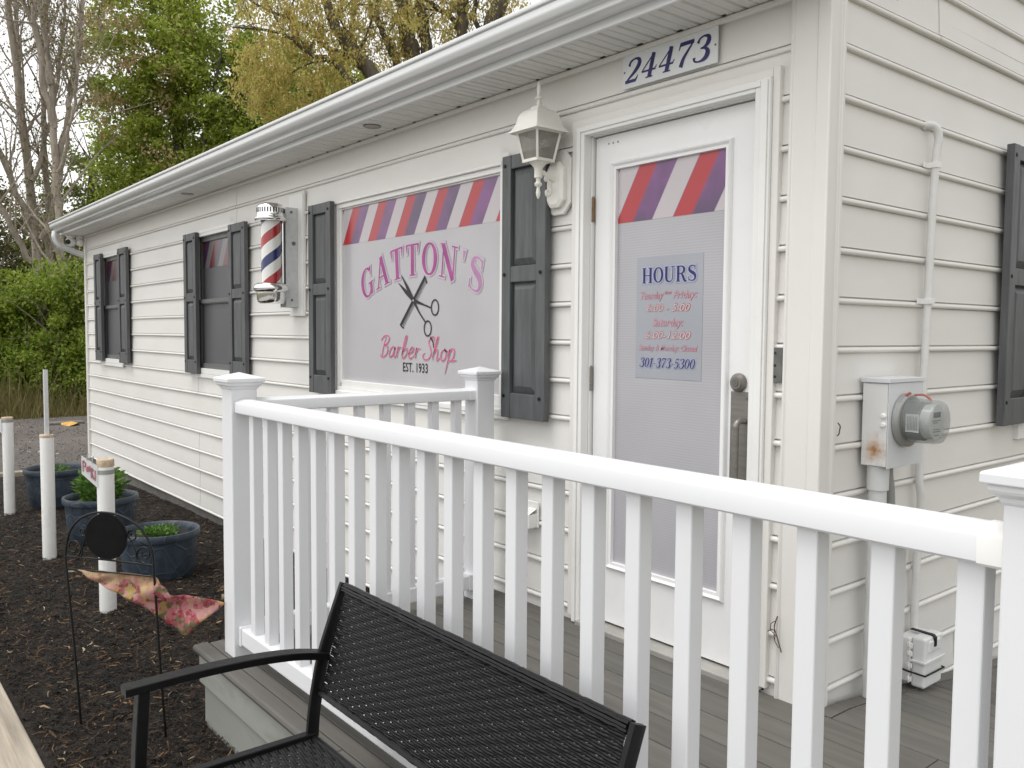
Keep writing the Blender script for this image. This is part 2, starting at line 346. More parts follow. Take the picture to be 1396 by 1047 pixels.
def cr(pts,n=6,closed=False):                # catmull-rom
    P=[np.array(p,float) for p in pts]; out=[]; k=len(P)
    for i in range(k-1):
        p0=P[max(i-1,0)];p1=P[i];p2=P[i+1];p3=P[min(i+2,k-1)]
        for j in range(n):
            t=j/n; out.append(.5*((2*p1)+(-p0+p2)*t+(2*p0-5*p1+4*p2-p3)*t*t+(-p0+3*p1-3*p2+p3)*t**3))
    out.append(P[-1]); return [tuple(o) for o in out]
# ------------------------------------------------------------------ lettering (flat strokes on a wall plane, x right, z up)
def stroke(pts,w,n=6,smooth=True):
    pts=[tuple(p) for p in pts]; ww=list(w) if isinstance(w,(list,tuple)) else [w]*len(pts)
    if smooth and len(pts)>2:
        q=cr([(*p,a) for p,a in zip(pts,ww)],n); pts=[(a[0],a[1]) for a in q]; ww=[a[2] for a in q]
    return pts,ww
def arc(cx,cy,rx,ry,a0,a1,thick,thin,n=22):
    P=[];W=[]
    for i in range(n+1):
        a=rad(a0+(a1-a0)*i/n); P.append((cx+rx*cos(a),cy+ry*sin(a))); W.append(thin+(thick-thin)*abs(cos(a))**1.4)
    return P,W
def bar(x0,y0,x1,y1,w): return [(x0,y0),(x1,y1)],[w,w]
TK,TN=.20,.06
SER={
'G':(.92,[arc(.43,.5,.35,.47,48,312,TK,TN),bar(.70,.02,.70,.42,.17),bar(.52,.42,.88,.42,.05),([(.70,.66),(.72,.96)],[.02,.10])]),
'A':(.92,[bar(.13,.02,.44,1.0,.07),bar(.44,1.0,.76,.02,TK),bar(.22,.34,.64,.34,.05),bar(-.02,.02,.27,.02,.045),bar(.58,.02,.96,.02,.045)]),
'T':(.84,[bar(.42,.0,.42,.98,TK),bar(.02,.97,.82,.97,.06),([(.04,.98),(.08,.70)],[.10,.02]),([(.80,.98),(.76,.70)],[.10,.02]),bar(.22,.02,.62,.02,.045)]),
'O':(.92,[arc(.46,.5,.36,.47,0,360,TK,TN,40)]),
'N':(1.0,[bar(.16,.0,.16,.98,.065),bar(.12,.98,.80,.0,TK),bar(.80,.0,.80,.98,.065),bar(0,.02,.32,.02,.045),bar(-.02,.98,.22,.98,.045),bar(.64,.98,.97,.98,.045)]),
"'":(.30,[([(.14,.98),(.12,.70)],[.16,.03])]),
'S':(.76,[stroke([(.62,.74),(.60,.90),(.40,.97),(.18,.90),(.13,.72),(.30,.58),(.54,.46),(.66,.28),(.58,.09),(.36,.03),(.14,.10),(.09,.28)],[.04,.05,.07,.10,.17,.21,.22,.17,.10,.06,.05,.04]),bar(.63,.70,.63,.98,.04),bar(.09,.02,.09,.30,.04)]),
'H':(1.0,[bar(.20,0,.20,1,TK),bar(.80,0,.80,1,TK),bar(.2,.5,.8,.5,.06),bar(.02,.02,.40,.02,.045),bar(.60,.02,.98,.02,.045),bar(.02,.98,.40,.98,.045),bar(.60,.98,.98,.98,.045)]),
'U':(.98,[stroke([(.20,1),(.20,.35),(.26,.12),(.48,.03),(.70,.12),(.78,.35),(.78,1)],[TK,TK,.16,.08,.06,.06,.06]),bar(.02,.98,.40,.98,.045),bar(.62,.98,.96,.98,.045)]),
'R':(.96,[bar(.20,0,.20,1,TK),stroke([(.2,.97),(.52,.96),(.70,.84),(.70,.66),(.52,.52),(.2,.5)],[.06,.08,.17,.17,.08,.05]),stroke([(.48,.52),(.64,.30),(.78,.04),(.96,.03)],[.1,.18,.16,.05]),bar(.02,.02,.40,.02,.045),bar(.02,.98,.22,.98,.045)]),
'2':(.74,[stroke([(.10,.72),(.14,.90),(.36,.99),(.58,.90),(.62,.70),(.48,.45),(.22,.20),(.06,.04)],[.12,.09,.07,.15,.19,.15,.09,.06]),bar(.05,.055,.62,.055,.12),([(.60,.05),(.68,.26)],[.10,.03])]),
'4':(.78,[bar(.48,.0,.48,1.0,.18),bar(.50,1.0,.04,.32,.055),bar(.03,.30,.74,.30,.07),bar(.30,.02,.66,.02,.05),([(.70,.28),(.76,.44)],[.06,.03])]),
'7':(.72,[bar(.06,.93,.70,.93,.14),([(.07,.98),(.04,.70)],[.08,.03]),stroke([(.68,.92),(.50,.62),(.34,.30),(.30,.0)],[.06,.09,.14,.18])]),
'3':(.74,[stroke([(.10,.76),(.16,.93),(.36,.99),(.56,.90),(.58,.70),(.46,.56),(.28,.52)],[.12,.07,.07,.15,.18,.10,.05]),stroke([(.28,.53),(.52,.48),(.66,.30),(.60,.10),(.36,.01),(.12,.07),(.06,.22)],[.05,.10,.20,.17,.07,.07,.13])]),
'0':(.74,[arc(.36,.5,.28,.47,0,360,.18,.055,36)]),
'1':(.56,[bar(.28,0,.28,1,.18),bar(.08,.02,.48,.02,.05),bar(.28,.96,.06,.80,.07)]),
'5':(.74,[bar(.18,.94,.64,.94,.11),bar(.18,.95,.13,.54,.06),stroke([(.12,.52),(.34,.62),(.58,.50),(.62,.26),(.46,.04),(.22,.02),(.06,.14)],[.05,.08,.17,.19,.08,.07,.12])]),
'-':(.42,[bar(.06,.42,.34,.42,.09)]),
}
class Letters:
    def __init__(s): s.mb=MB(); s.k=0
    def put(s,P,W,T,y,grow=0.,wscale=1.):
        """P stroke points in glyph space, T maps glyph->wall (x,z); width scaled by wscale"""
        Q=[T(p) for p in P]; n=len(Q); closed=(abs(Q[0][0]-Q[-1][0])+abs(Q[0][1]-Q[-1][1])<1e-6)
        yy=y-.00009*(s.k%9); s.k+=1; L=[];R=[]
        for i in range(n):
            if closed and i in (0,n-1): a=Q[n-2];b=Q[1]
            else: a=Q[max(i-1,0)]; b=Q[min(i+1,n-1)]
            dx,dz=b[0]-a[0],b[1]-a[1]; l=math.hypot(dx,dz) or 1; nx,nz=-dz/l,dx/l
            h=W[i]*wscale/2+grow; ex=ez=0
            if grow and not closed and i in (0,n-1):
                sg=-1 if i==0 else 1; ex,ez=sg*dx/l*grow,sg*dz/l*grow
            L.append((Q[i][0]+nx*h+ex,yy,Q[i][1]+nz*h+ez)); R.append((Q[i][0]-nx*h+ex,yy,Q[i][1]-nz*h+ez))
        s.mb.add(L+R,[(i,n+i,n+i+1,i+1) for i in range(n-1)])
    def glyph(s,ch,T,y,size,grow=0.):
        for P,W in SER[ch][1]: s.put(P,W,T,y,grow,size)
    def line(s,text,x0,x1,zb,h,y,shear=0.,grow=0.,gap=.08,weight=1.):
        tot=sum(SER[c][0]+gap for c in text)-gap; sx=(x1-x0)/tot; x=x0
        for c in text:
            def T(p,x=x): return (x+p[0]*sx+shear*p[1]*h, zb+p[1]*h)
            s.glyph(c,T,y,min(sx,h)*weight,grow); x+=(SER[c][0]+gap)*sx
    def build(s,name,m,parent): return s.mb.build(name,m,parent,fix=False)
def text_mesh(name,txt,cx,zb,width,height,y,m,parent,shear=0.,bold=0.,align='CENTER'):
    cu=bpy.data.curves.new(name,'FONT'); cu.body=txt; cu.align_x=align; cu.shear=shear; cu.offset=bold; cu.resolution_u=3; cu.space_character=1.0+max(0.,bold)*4
    o=bpy.data.objects.new(name,cu); COL.objects.link(o); dg=bpy.context.evaluated_depsgraph_get(); dg.update()
    me=bpy.data.meshes.new_from_object(o.evaluated_get(dg)); bpy.data.objects.remove(o)
    co=np.zeros(len(me.vertices)*3); me.vertices.foreach_get('co',co); co=co.reshape(-1,3)
    x0,x1=co[:,0].min(),co[:,0].max(); z0=0.; z1=.69
    off=np.array(wloc(parent)) if parent else np.zeros(3)
    X=(co[:,0]-(x0+x1)/2)/(x1-x0)*width+cx; Z=zb+co[:,1]/z1*height
    q=np.stack([X-off[0],np.full_like(X,y-off[1]),Z-off[2]],1); me.vertices.foreach_set('co',q.ravel()); me.materials.clear()
    return link(name,me,m,parent)
# ================================================================== HOUSE
XL=-9.665; CZ=.165; ZK=lambda k:(13.25-k)*CZ; EAVE=2.365; DEPTH=7.0; SL=.5
house=thing('shop_building',(0,0,0),'long white vinyl sided one storey shop with dark shutters','building')
PROF=[(-.016,0.),(-.004,.0002),(.003,.0012),(.0058,.0042),(.0066,.009),(.0054,.0148),(.0015,.0185),(-.0050,.0192),(-.0145,.0196),(-.0145,.0246),(-.0030,.0250),(-.0042,.06),(-.0066,.11),(-.010,.1648),(-.016,.165)]
def clip(poly,z0,z1):
    out=[]
    for (d,a),(e,b) in zip(poly[:-1],poly[1:]):
        if b<=z0 or a>=z1: continue
        t0=max(0,(z0-a)/(b-a)) if b>a else 0; t1=min(1,(z1-a)/(b-a)) if b>a else 1
        p=(d+(e-d)*t0,a+(b-a)*t0); q=(d+(e-d)*t1,a+(b-a)*t1)
        if not out: out.append(p)
        out.append(q)
    return out
def siding(mb,rects,axis,zoff=0.):
    for x0,x1,z0,z1 in rects:
        k=-8
        while k<16:
            zb=ZK(k)+zoff
            if zb+CZ>z0 and zb<z1:
                pr=[(d,zb+h) for d,h in PROF]; pl=clip(pr,z0,z1)
                if len(pl)>1:
                    sx=[x0]; q=-20+((k//2)*1.43)%3.7
                    while q<20:
                        if x0+.25<q<x1-.25: sx.append(q)
                        q+=3.7
                    sx.append(x1)
                    for si,(xa,xb) in enumerate(zip(sx[:-1],sx[1:])):
                        lift=.0014*(si%2); xb2=xb+(.022 if si<len(sx)-2 and si%2 else 0.); xa2=xa-(.022 if si and si%2 else 0.)
                        ns=max(1,int((xb2-xa2)/.8)); xs=[xa2+(xb2-xa2)*i/ns for i in range(ns+1)]
                        n=len(pl); V=[]
                        for x in xs:
                            wob=.0014*sin(x*5.3+k*2.1)+.0009*sin(x*11.7+k*.7)+lift
                            for i,(d,z) in enumerate(pl):
                                dd=d+wob; zz=z+.0012*sin(x*2.3+k)
                                V.append((x,-dd,zz) if axis=='x' else (dd,x,zz))
                        mb.add(V,[(i*n+j,i*n+j+1,(i+1)*n+j+1,(i+1)*n+j) for i in range(ns) for j in range(n-1)])
            k+=1
ZB=ZK(15)+.002
OPEN=[(-8.93,-8.08,.90,2.085),(-5.85,-4.95,.90,2.065),(-3.36,-1.62,.86,2.045),(-1.15,-.185,.0,2.115)]
xs=XL+.03; rects=[]
for a,b,z0,z1 in OPEN:
    rects.append((xs,a,ZB,EAVE+.03)); rects.append((a,b,z1,EAVE+.03))
    if z0>ZB: rects.append((a,b,ZB,z0 if z0>0 else 0.))
    xs=b
rects.append((xs,-.06,ZB,EAVE+.03))
mb=MB(); siding(mb,rects,'x'); mb.build('front_siding',M['siding'],house,smooth=35,fix=False)
mb=MB()
siding(mb,[(.03,1.62,ZB,2.42),(1.62,2.46,2.08,2.42),(1.62,2.46,ZB,.86),(2.46,DEPTH,ZB,2.42)],'y',-.009)
for k in range(-1,-14,-1):      # gable courses under the rake
    zb=ZK(k)-.009
    if zb<2.42-CZ: continue
    z0=max(zb,2.42); z1=zb+CZ; y0=max(.03,(z0-2.36)/SL-.05); y1=DEPTH-y0
    if y1>y0: siding(mb,[(y0,y1,z0,z1)],'y',-.009)
mb.build('gable_siding',M['siding'],house,smooth=35,fix=False)
mb=MB(); mb.box(XL-.005,XL+.02,.05,DEPTH,ZB,EAVE); mb.box(XL,0,DEPTH-.02,DEPTH,ZB,EAVE)
mb.prism([(.3,EAVE-.01),(DEPTH-.3,EAVE-.01),(DEPTH/2,EAVE+SL*DEPTH/2-.15)],'x',XL,XL+.02)
build_each(mb,'back_wall',M['siding'],house)
mb=MB(); mb.box(XL+.04,-.04,.025,DEPTH-.05,-.95,ZB+.004); mb.build('foundation',M['concrete'],house)
mb=MB(); mb.box(XL+.1,-.1,.12,DEPTH-.1,ZB,EAVE-.02); mb.build('inner_core',M['dark'],house)   # keeps the interior dark behind gaps
# corner trims
def corner(mb,x0,sx):
    # fluted outside corner post
    P=[(0.130,.004),(.130,-.014),(.122,-.016),(.116,-.010),(.034,-.010),(.028,-.017),(.0,-.019),(-.016,-.019),(-.019,-.016),(-.019,.0),(-.017,.028),(-.010,.034),(-.010,.056),(-.017,.062),(-.017,.078),(.004,.078)]
    mb.prism([(x0-sx*a,b) for a,b in P],'z',ZB-.01 if sx<0 else ZB-.01,EAVE+.05)
mb=MB(); corner(mb,0,1); mb.build('corner_trim',M['cream'],house,smooth=30,bevel=.003)
mb=MB(); mb.box(XL-.02,XL+.045,-.018,.05,ZB-.01,EAVE-.005); mb.build('corner_trim',M['cream'],house,bevel=.004)
# soffit, fascia, gutter
mb=MB()
x=XL-.05
while x<.02:
    w=.10; x1=min(x+w,.05)
    mb.strip([(x,EAVE),(x+.003,EAVE+.009),(x+.012,EAVE+.009),(x+.016,EAVE+.0003),(x+.055,EAVE),(x+.057,EAVE+.004),(x+.062,EAVE+.004),(x+.064,EAVE),(x1,EAVE)],'y',-.245,.012); x=x1
mb.build('soffit',M['soffit'],house,fix=False)
mb=MB(); x=-4.0
while x<.0:
    mb.box(x+.0005,x+.020+.006*sin(x*37),-.030,-.0205,EAVE-.0035,EAVE-.0008); x+=.20
build_each(mb,'channel_gap',M['dark'],house)
mb=MB(); mb.box(XL+.03,-.12,-.020,-.003,EAVE-.022,EAVE-.004); mb.build('soffit_channel',M['cream'],house,bevel=.003)
mb=MB(); mb.box(XL-.06,.06,-.262,-.246,EAVE-.006,EAVE+.115); mb.build('fascia',M['gutter'],house,bevel=.003)
GZ=2.392
gp=[(-.264,GZ+.095),(-.264,GZ),(-.322,GZ),(-.327,GZ+.003),(-.329,GZ+.008),(-.329,GZ+.021),(-.332,GZ+.024),(-.341,GZ+.027),(-.351,GZ+.033),(-.359,GZ+.042),(-.364,GZ+.053),(-.367,GZ+.066),(-.366,GZ+.078),(-.367,GZ+.084),(-.376,GZ+.087),(-.378,GZ+.090),(-.378,GZ+.104),(-.373,GZ+.108),(-.360,GZ+.108),(-.356,GZ+.100)]
mb=MB()
for a,b in ((XL-.075,-5.2),(-5.2,.09)): mb.strip(gp,'x',a,b)
inner=[(y*.985-.005,z+.002) for y,z in gp[:12]]
mb.add([(XL-.075,y,z) for y,z in gp],[tuple(range(len(gp)))]); mb.add([(.09,y,z) for y,z in gp],[tuple(range(len(gp)))])
mb.build('gutter',M['gutter'],house,smooth=50,fix=False)
mb=MB(); mb.tube(cr([(XL-.03,-.315,GZ+.01),(XL-.03,-.318,GZ-.07),(XL-.03,-.27,GZ-.15),(XL-.03,-.12,GZ-.215),(XL-.04,.03,GZ-.27),(XL-.05,.09,GZ-.33),(XL-.05,.10,GZ-.5),(XL-.05,.10,-.35)],6),.036,10); mb.build('downspout',M['gutter'],house,smooth=60)
# roof
mb=MB(); zr=EAVE+.115
pts=[(-.30,zr+.01),(DEPTH/2,zr+SL*(DEPTH/2+.30)+.01),(DEPTH+.30,zr+.01),(DEPTH+.30,zr-.03),(DEPTH/2,zr+SL*(DEPTH/2+.30)-.03),(-.26,zr-.02)]
mb.prism(pts,'x',XL-.06,.055); mb.build('roof',M['roofing'],house)
mb=MB(); mb.prism([(-.245,EAVE+.116),(DEPTH/2,zr+SL*(DEPTH/2+.25)-.035),(DEPTH/2,zr+SL*(DEPTH/2+.25)-.20),(.10,EAVE+.116)],'x',-.01,.05); mb.prism([(DEPTH+.245,EAVE+.116),(DEPTH/2+.001,zr+SL*(DEPTH/2+.25)-.035),(DEPTH/2+.001,zr+SL*(DEPTH/2+.25)-.20),(DEPTH-.1,EAVE+.116)],'x',-.01,.05); build_each(mb,'rake_board',M['trim'],house)
# ---- shutters
def shutter(x0,x1,z0,z1,axis='x',mid=None):
    mb=MB(); fr=.062; br=.115; mid=mid or z0+(z1-z0)*.545; d0,d1=.020,.052
    def B(a,b,c,d,e,f):
        if axis=='x': mb.box(a,b,-d,-c,e,f)
        else: mb.box(c,d,a,b,e,f)
    B(x0,x0+fr,d0,d1,z0,z1); B(x1-fr,x1,d0,d1,z0,z1)
    for a,b in ((z0,z0+br),(z1-fr,z1),(mid-.036,mid+.036)): B(x0+fr,x1-fr,d0,d1-.0025,a,b)
    B(x0+fr,x1-fr,d0,.029,z0+br,z1-fr)
    for a,b in ((z0+br+.004,mid-.040),(mid+.040,z1-fr-.004)):
        p0,p1=x0+fr+.004,x1-fr-.004; i=.030
        def P(x,d,z): return (x,-d,z) if axis=='x' else (d,x,z)
        mb.add([P(p0,.030,a),P(p1,.030,a),P(p1,.030,b),P(p0,.030,b),P(p0+i,.046,a+i),P(p1-i,.046,a+i),P(p1-i,.046,b-i),P(p0+i,.046,b-i)],
               [(0,1,5,4),(1,2,6,5),(2,3,7,6),(3,0,4,7),(4,5,6,7)])
    o=mb.build('shutter',M['shutter'],house,bevel=.003)
    sb=MB()
    for x in (x0+.022,x1-.03):
        for z in (z0+.10,mid,z1-.045):
            c=(x,-.0525,z) if axis=='x' else (.0525,x,z)
            sg=-1 if axis=='x' else 1
            sb.lathe([(.0085,-.004),(.0085,.001*sg),(.005,.003*sg)],c,10,'y' if axis=='x' else 'x')
    build_each(sb,'screw_head',M['black'],o); return o
shutter(-9.085,-8.80,.905,2.10); shutter(-8.105,-7.79,.905,2.10)
shutter(-6.026,-5.728,.885,2.07); shutter(-4.993,-4.672,.90,2.06)
shutter(-3.612,-3.308,.855,2.052,mid=1.515); shutter(-1.604,-1.299,.855,2.055,mid=1.515)
shutter(1.345,1.658,.868,2.048,'y',mid=1.50); shutter(2.45,2.76,.868,2.048,'y',mid=1.50)
# ---- windows
def rect_frame(mb,x0,x1,z0,z1,w,y0,y1):
    mb.box(x0,x0+w,y0,y1,z0,z1); mb.box(x1-w,x1,y0,y1,z0,z1); mb.box(x0+w,x1-w,y0,y1,z1-w,z1); mb.box(x0+w,x1-w,y0,y1,z0,z0+w)
def sash_window(x0,x1,z0,z1):
    mb=MB(); rect_frame(mb,x0-.012,x1+.012,z0-.012,z1+.012,.045,-.014,.03)
    mb.box(x0-.015,x1+.0,-.0195,-.0142,z0-.045,z0-.014); mb.box(x0-.012,x1+.012,-.018,-.0145,z1-.006,z1+.02); mb.box(x1-.105,x1-.085,-.018,-.0145,z1+.02,z1+.075)
    w=mb.build('window',M['trim'],house,bevel=.003)
    mb=MB(); a,b=x0+.033,x1-.033; c,d=z0+.033,z1-.033; mid=(c+d)/2+.01
    rect_frame(mb,a,b,c,mid+.02,.042,.006,.03); rect_frame(mb,a,b,mid-.018,d,.04,.020,.045); mb.box(a+.02,b-.02,-.002,.0055,mid-.014,mid+.014)
    mb.build('sash',M['winframe'],w,bevel=.002)
    mb=MB(); mb.box(a+.03,b-.03,.022,.028,c+.03,mid+.01); mb.box(a+.03,b-.03,.034,.040,mid,d-.03); build_each(mb,'pane',M['screen'],w)
    mb=MB(); mb.box(a+.045,b-.045,.0325,.0338,d-.04-.22,d-.042); mb.build('striped_film',M['dimstripe'],w)
    return w
sash_window(-8.93,-8.08,.90,2.085); sash_window(-5.85,-4.95,.90,2.065)
# gable wall window beside the meter
mb=MB(); ww=MB()
for (y0,y1,z0,z1,d0,d1) in ((1.60,1.66,.79,2.07,.0,.018),(2.42,2.48,.79,2.07,.0,.018),(1.66,2.42,2.02,2.07,.0,.018),(1.66,2.42,.79,.86,.0,.018)): mb.box(d0-.02,d1,y0,y1,z0,z1)
w4=mb.build('window',M['trim'],house,bevel=.003); mb=MB(); mb.box(-.015,-.009,1.65,2.43,.85,2.03); mb.build('pane',M['screen'],w4)
# big sign window
X0,X1,Z0,Z1=-3.36,-1.62,.86,2.045
mb=MB(); mb.box(X0-.026,X0+.030,-.018,.045,Z0,Z1+.004); mb.box(X1-.03,X1+.012,-.018,.045,Z0,Z1+.004); mb.box(X0+.030,X1-.03,-.018,.045,Z1-.012,Z1+.004)
mb.box(X0+.030,X0+.062,-.004,.045,Z0+.04,Z1-.012); mb.box(X1-.06,X1-.03,-.004,.045,Z0+.04,Z1-.012); mb.box(X0+.062,X1-.06,-.002,.045,Z1-.040,Z1-.012)
mb.box(X0+.062,X0+.084,.008,.045,.93,Z1-.04); mb.box(X0+.084,X1-.06,.010,.045,Z1-.048,Z1-.040)
mb.box(X0+.03,X1-.03,-.006,.045,Z0+.0,.905); mb.box(X0+.084,X1-.06,.004,.045,.905,.948)
win=mb.build('window',M['trim'],house,bevel=.003)
mb=MB(); mb.box(X0-.02,X1+.02,-.0195,-.005,Z0-.005,Z0+.022); mb.box(X0-.02,X1+.02,-.0165,-.004,Z0-.024,Z0-.0055); mb.build('sill',M['trim'],win,bevel=.003)
mb=MB(); mb.box(X1-.038,X1-.030,-.0195,-.0185,Z1-.02,Z1+.085); mb.box(X1-.030,X1+.026,-.0195,-.0185,Z1+.006,Z1+.04); mb.build('flashing',M['cream'],win)
GY=.022; mb=MB(); mb.box(X0+.08,X1-.055,GY,GY+.006,.945,Z1-.046); mb.build('sign_pane',M['film'],win)
mb=MB(); mb.box(X0+.084,X1-.058,GY-.0012,GY-.0003,1.782,Z1-.050); mb.build('striped_band',M['stripe'],win)
def sh(x,z,k=1.0087): return (1.516+(x-1.516)*k,1.245+(z-1.245)*k)
# arched name
def arch(L,grow,y,chars,h=.172,mat_=None):
    cx,zt,Rr=-2.405,1.555,1.35; txt="GATTON'S"; gap=.24; tot=sum(SER[c][0]+gap for c in txt)-gap; sx=1.175/tot; pos=-tot/2
    for i,c in enumerate(txt):
        w=SER[c][0]; mid=(pos+w/2)*sx; th=mid/Rr
        if i in chars:
            def T(p,th=th,w=w):
                lx=(p[0]-w/2)*sx*1.08; lz=p[1]*h
                bx=cx+Rr*sin(th); bz=zt-Rr*(1-cos(th)); t2=th*.55
                return sh(bx+lx*cos(t2)+lz*sin(t2), bz-lx*sin(th)+lz*cos(t2))
            L.glyph(c,T,y,h*.92,grow)
        pos+=w+gap
L=Letters(); arch(L,.0105,GY-.0015,range(8)); L.build('name_outline',M['palepink'],win)
L=Letters(); arch(L,.0075,GY-.0026,range(8)); L.build('name_outline',M['palelilac'],win)
L=Letters(); arch(L,0,GY-.0038,range(6)); L.build('name_lettering',M['magenta'],win)
L=Letters(); arch(L,0,GY-.0038,(6,7)); L.build('name_lettering',M['fademag'],win)
# comb and scissors
def poly(mb,pts,y): mb.add([(x,y,z) for x,z in [sh(*p) for p in pts]],[tuple(range(len(pts)))])
mb=MB(); y=GY-.0016
ax=np.array([-2.572,1.283]); bx=np.array([-2.321,1.545]); d=(bx-ax)/np.linalg.norm(bx-ax); nn=np.array([d[1],-d[0]])
poly(mb,[ax-nn*.009,bx-nn*.009,bx+nn*.009,ax+nn*.009],y)
poly(mb,[bx-d*.012+nn*.009,bx+nn*.009,bx+nn*.038-d*.01,bx+nn*.038-d*.022],y); poly(mb,[ax+nn*.009,ax+d*.012+nn*.009,ax+d*.02+nn*.038,ax+d*.012+nn*.038],y)
Ln=np.linalg.norm(bx-ax); i=0.02
while i<Ln-.02:
    p=ax+d*i; poly(mb,[p+nn*.009,p+d*.004+nn*.009,p+d*.003+nn*.034,p+d*.001+nn*.034],y); i+=.0075
mb.build('comb_print',M['ink'],win,fix=False)
Lt=Letters(); I=lambda p:sh(*p); y=GY-.0030
pv=(-2.435,1.420)
Lt.put([(-2.590,1.520),(-2.51,1.468),pv,(-2.335,1.395),(-2.268,1.378)],[.003,.024,.022,.010,.009],I,y)
Lt.put([(-2.560,1.563),(-2.497,1.492),pv,(-2.375,1.350),(-2.316,1.300)],[.003,.022,.022,.010,.009],I,y)
for (ex,ez) in ((-2.222,1.372),(-2.290,1.262)):
    P=[];
    for j in range(25): a=2*PI*j/24; P.append((ex-.006+.034*cos(a),ez+.006+.040*sin(a)))
    P[-1]=P[0]; Lt.put(P,[.0085]*25,I,y)
Lt.put([(-2.27,1.222),(-2.246,1.200),(-2.238,1.165)],[.012,.010,.006],I,y)
Lt.build('scissors_print',M['ink'],win)
mb=MB(); mb.lathe([(.006,0),(.006,-.0004)],(sh(*pv)[0],GY-.0042,sh(*pv)[1]),10,'y'); mb.build('pivot_print',M['palelilac'],win)
# script line
SCR=[('B',[[(.20,.0),(.24,.45),(.36,.98)],[(.02,.78),(.18,.96),(.42,1.02),(.60,.90),(.52,.66),(.30,.55),(.52,.50),(.58,.26),(.44,.04),(.18,-.02),(.02,.10)]],.66),
('a',[[(.42,.40),(.28,.50),(.12,.36),(.06,.14),(.16,.0),(.32,.12),(.44,.46),(.40,.10),(.50,.0),(.62,.14)]],.56),
('r',[[(.0,.12),(.10,.50),(.08,.0)],[(.09,.25),(.20,.46),(.34,.48)]],.38),
('b',[[(.0,.12),(.18,.62),(.26,1.0),(.16,.98),(.08,.5),(.06,.06),(.18,.0),(.34,.16),(.36,.40),(.24,.44),(.12,.28)]],.46),
('e',[[(.02,.22),(.22,.28),(.34,.42),(.24,.52),(.08,.36),(.06,.10),(.20,.0),(.42,.14)]],.44),
('r',[[(.0,.12),(.10,.50),(.08,.0)],[(.09,.25),(.20,.46),(.34,.46)]],.62),
('S',[[(.56,.84),(.50,1.02),(.32,.98),(.22,.78),(.36,.54),(.46,.26),(.30,.02),(.06,.0),(-.06,.16),(.06,.30)]],.56),
('h',[[(.0,.12),(.16,.62),(.24,1.0),(.16,.98),(.08,.5),(.04,.0)],[(.05,.22),(.20,.48),(.30,.36),(.28,.04),(.36,.0),(.46,.14)]],.46),
('o',[[(.24,.50),(.08,.36),(.08,.10),(.22,.0),(.36,.14),(.36,.40),(.24,.50),(.34,.42),(.48,.44)]],.46),
('p',[[(.0,.18),(.12,.52),(.08,.1),(-.02,-.55)],[(.08,.26),(.22,.54),(.38,.46),(.36,.14),(.20,.0),(.06,.10)],[(.2,.0),(.36,.02),(.54,.06)]],.56)]
def script(grow,w,y,m,name):
    L=Letters(); x=-2.80; sx=.168; zb=1.108; tot=sum(s[2] for s in SCR); k=.765/(tot*sx)
    for ch,sts,adv in SCR:
        for P in sts:
            def T(p,x=x): return sh(x+(p[0]+.16*p[1])*sx*k, zb+p[1]*.118-.010*(x+2.8)/.76)
            pp,wv=stroke(P,[w*.55]+[w]*(len(P)-2)+[w*.5],7); L.put(pp,wv,T,y,grow)
        x+=adv*sx*k
    L.build(name,m,win)
script(.0035,.007,GY-.0016,M['palelilac'],'script_outline'); script(0,.0088,GY-.0028,M['pink'],'script_lettering')
cx_,cz_=sh(-2.42,1.030); text_mesh('est_lettering','EST. 1933',cx_,cz_,.25,.050,GY-.002,M['ink'],win,bold=.012)
# ---- door
mb=MB()
DX0,DX1,DT=-1.075,-.262,2.062
mb.box(DX0-.058,DX0-.010,-.030,.012,.004,DT+.046); mb.box(DX1+.010,DX1+.070,-.030,.012,.004,DT+.046); mb.box(DX0-.010,DX1+.010,-.030,.012,DT+.006,DT+.046)
mb.box(DX0-.052,DX0-.030,-.036,-.0305,.004,DT+.040); mb.box(DX1+.034,DX1+.062,-.036,-.0305,.004,DT+.040); mb.box(DX0-.030,DX1+.034,-.036,-.0305,DT+.020,DT+.040)
mb.box(DX0-.040,DX0-.004,.0125,.09,.004,DT+.006); mb.box(DX1+.004,DX1+.040,.0125,.09,.004,DT+.006); mb.box(DX0-.004,DX1+.004,.0125,.09,DT+.003,DT+.02)
mb.build('door_casing',M['trim'],house,bevel=.004)
mb=MB(); mb.box(DX0-.095,DX0-.0585,-.017,.01,.02,DT+.080); mb.box(DX1+.0705,DX1+.098,-.017,.01,.02,DT+.080); mb.box(DX0-.0585,DX1+.0705,-.019,.01,DT+.0465,DT+.078)
mb.add([(DX1+.086,-.0172,DT+.08),(DX1+.098,-.0172,DT+.08),(DX1+.098,-.0172,DT+.105)],[(0,1,2)])
mb.build('casing_channel',M['cream'],house,bevel=.003)
mb=MB(); mb.box(DX0-.02,DX1+.02,-.045,.085,-.004,.020); mb.build('threshold',mat('threshold metal',(.40,.39,.36),.5,metal=.3,var=.15),house,bevel=.004)
dy=.030; g0,g1,h0,h1=-.952,-.408,.290,1.918
mb=MB(); mb.box(DX0+.003,g0,dy,dy+.044,.030,DT-.002); mb.box(g1,DX1-.003,dy,dy+.044,.030,DT-.002); mb.box(g0,g1,dy,dy+.044,h1,DT-.002); mb.box(g0,g1,dy,dy+.044,.030,h0)
door=mb.build('door',M['door'],house)
mb=MB()
def ring(mb,x0,x1,z0,z1,prof):
    n=len(prof); V=[]
    for t,d in prof: V+=[(x0+t,dy-d,z0+t),(x1-t,dy-d,z0+t),(x1-t,dy-d,z1-t),(x0+t,dy-d,z1-t)]
    mb.add(V,[(i*4+j,i*4+(j+1)%4,(i+1)*4+(j+1)%4,(i+1)*4+j) for i in range(n-1) for j in range(4)])
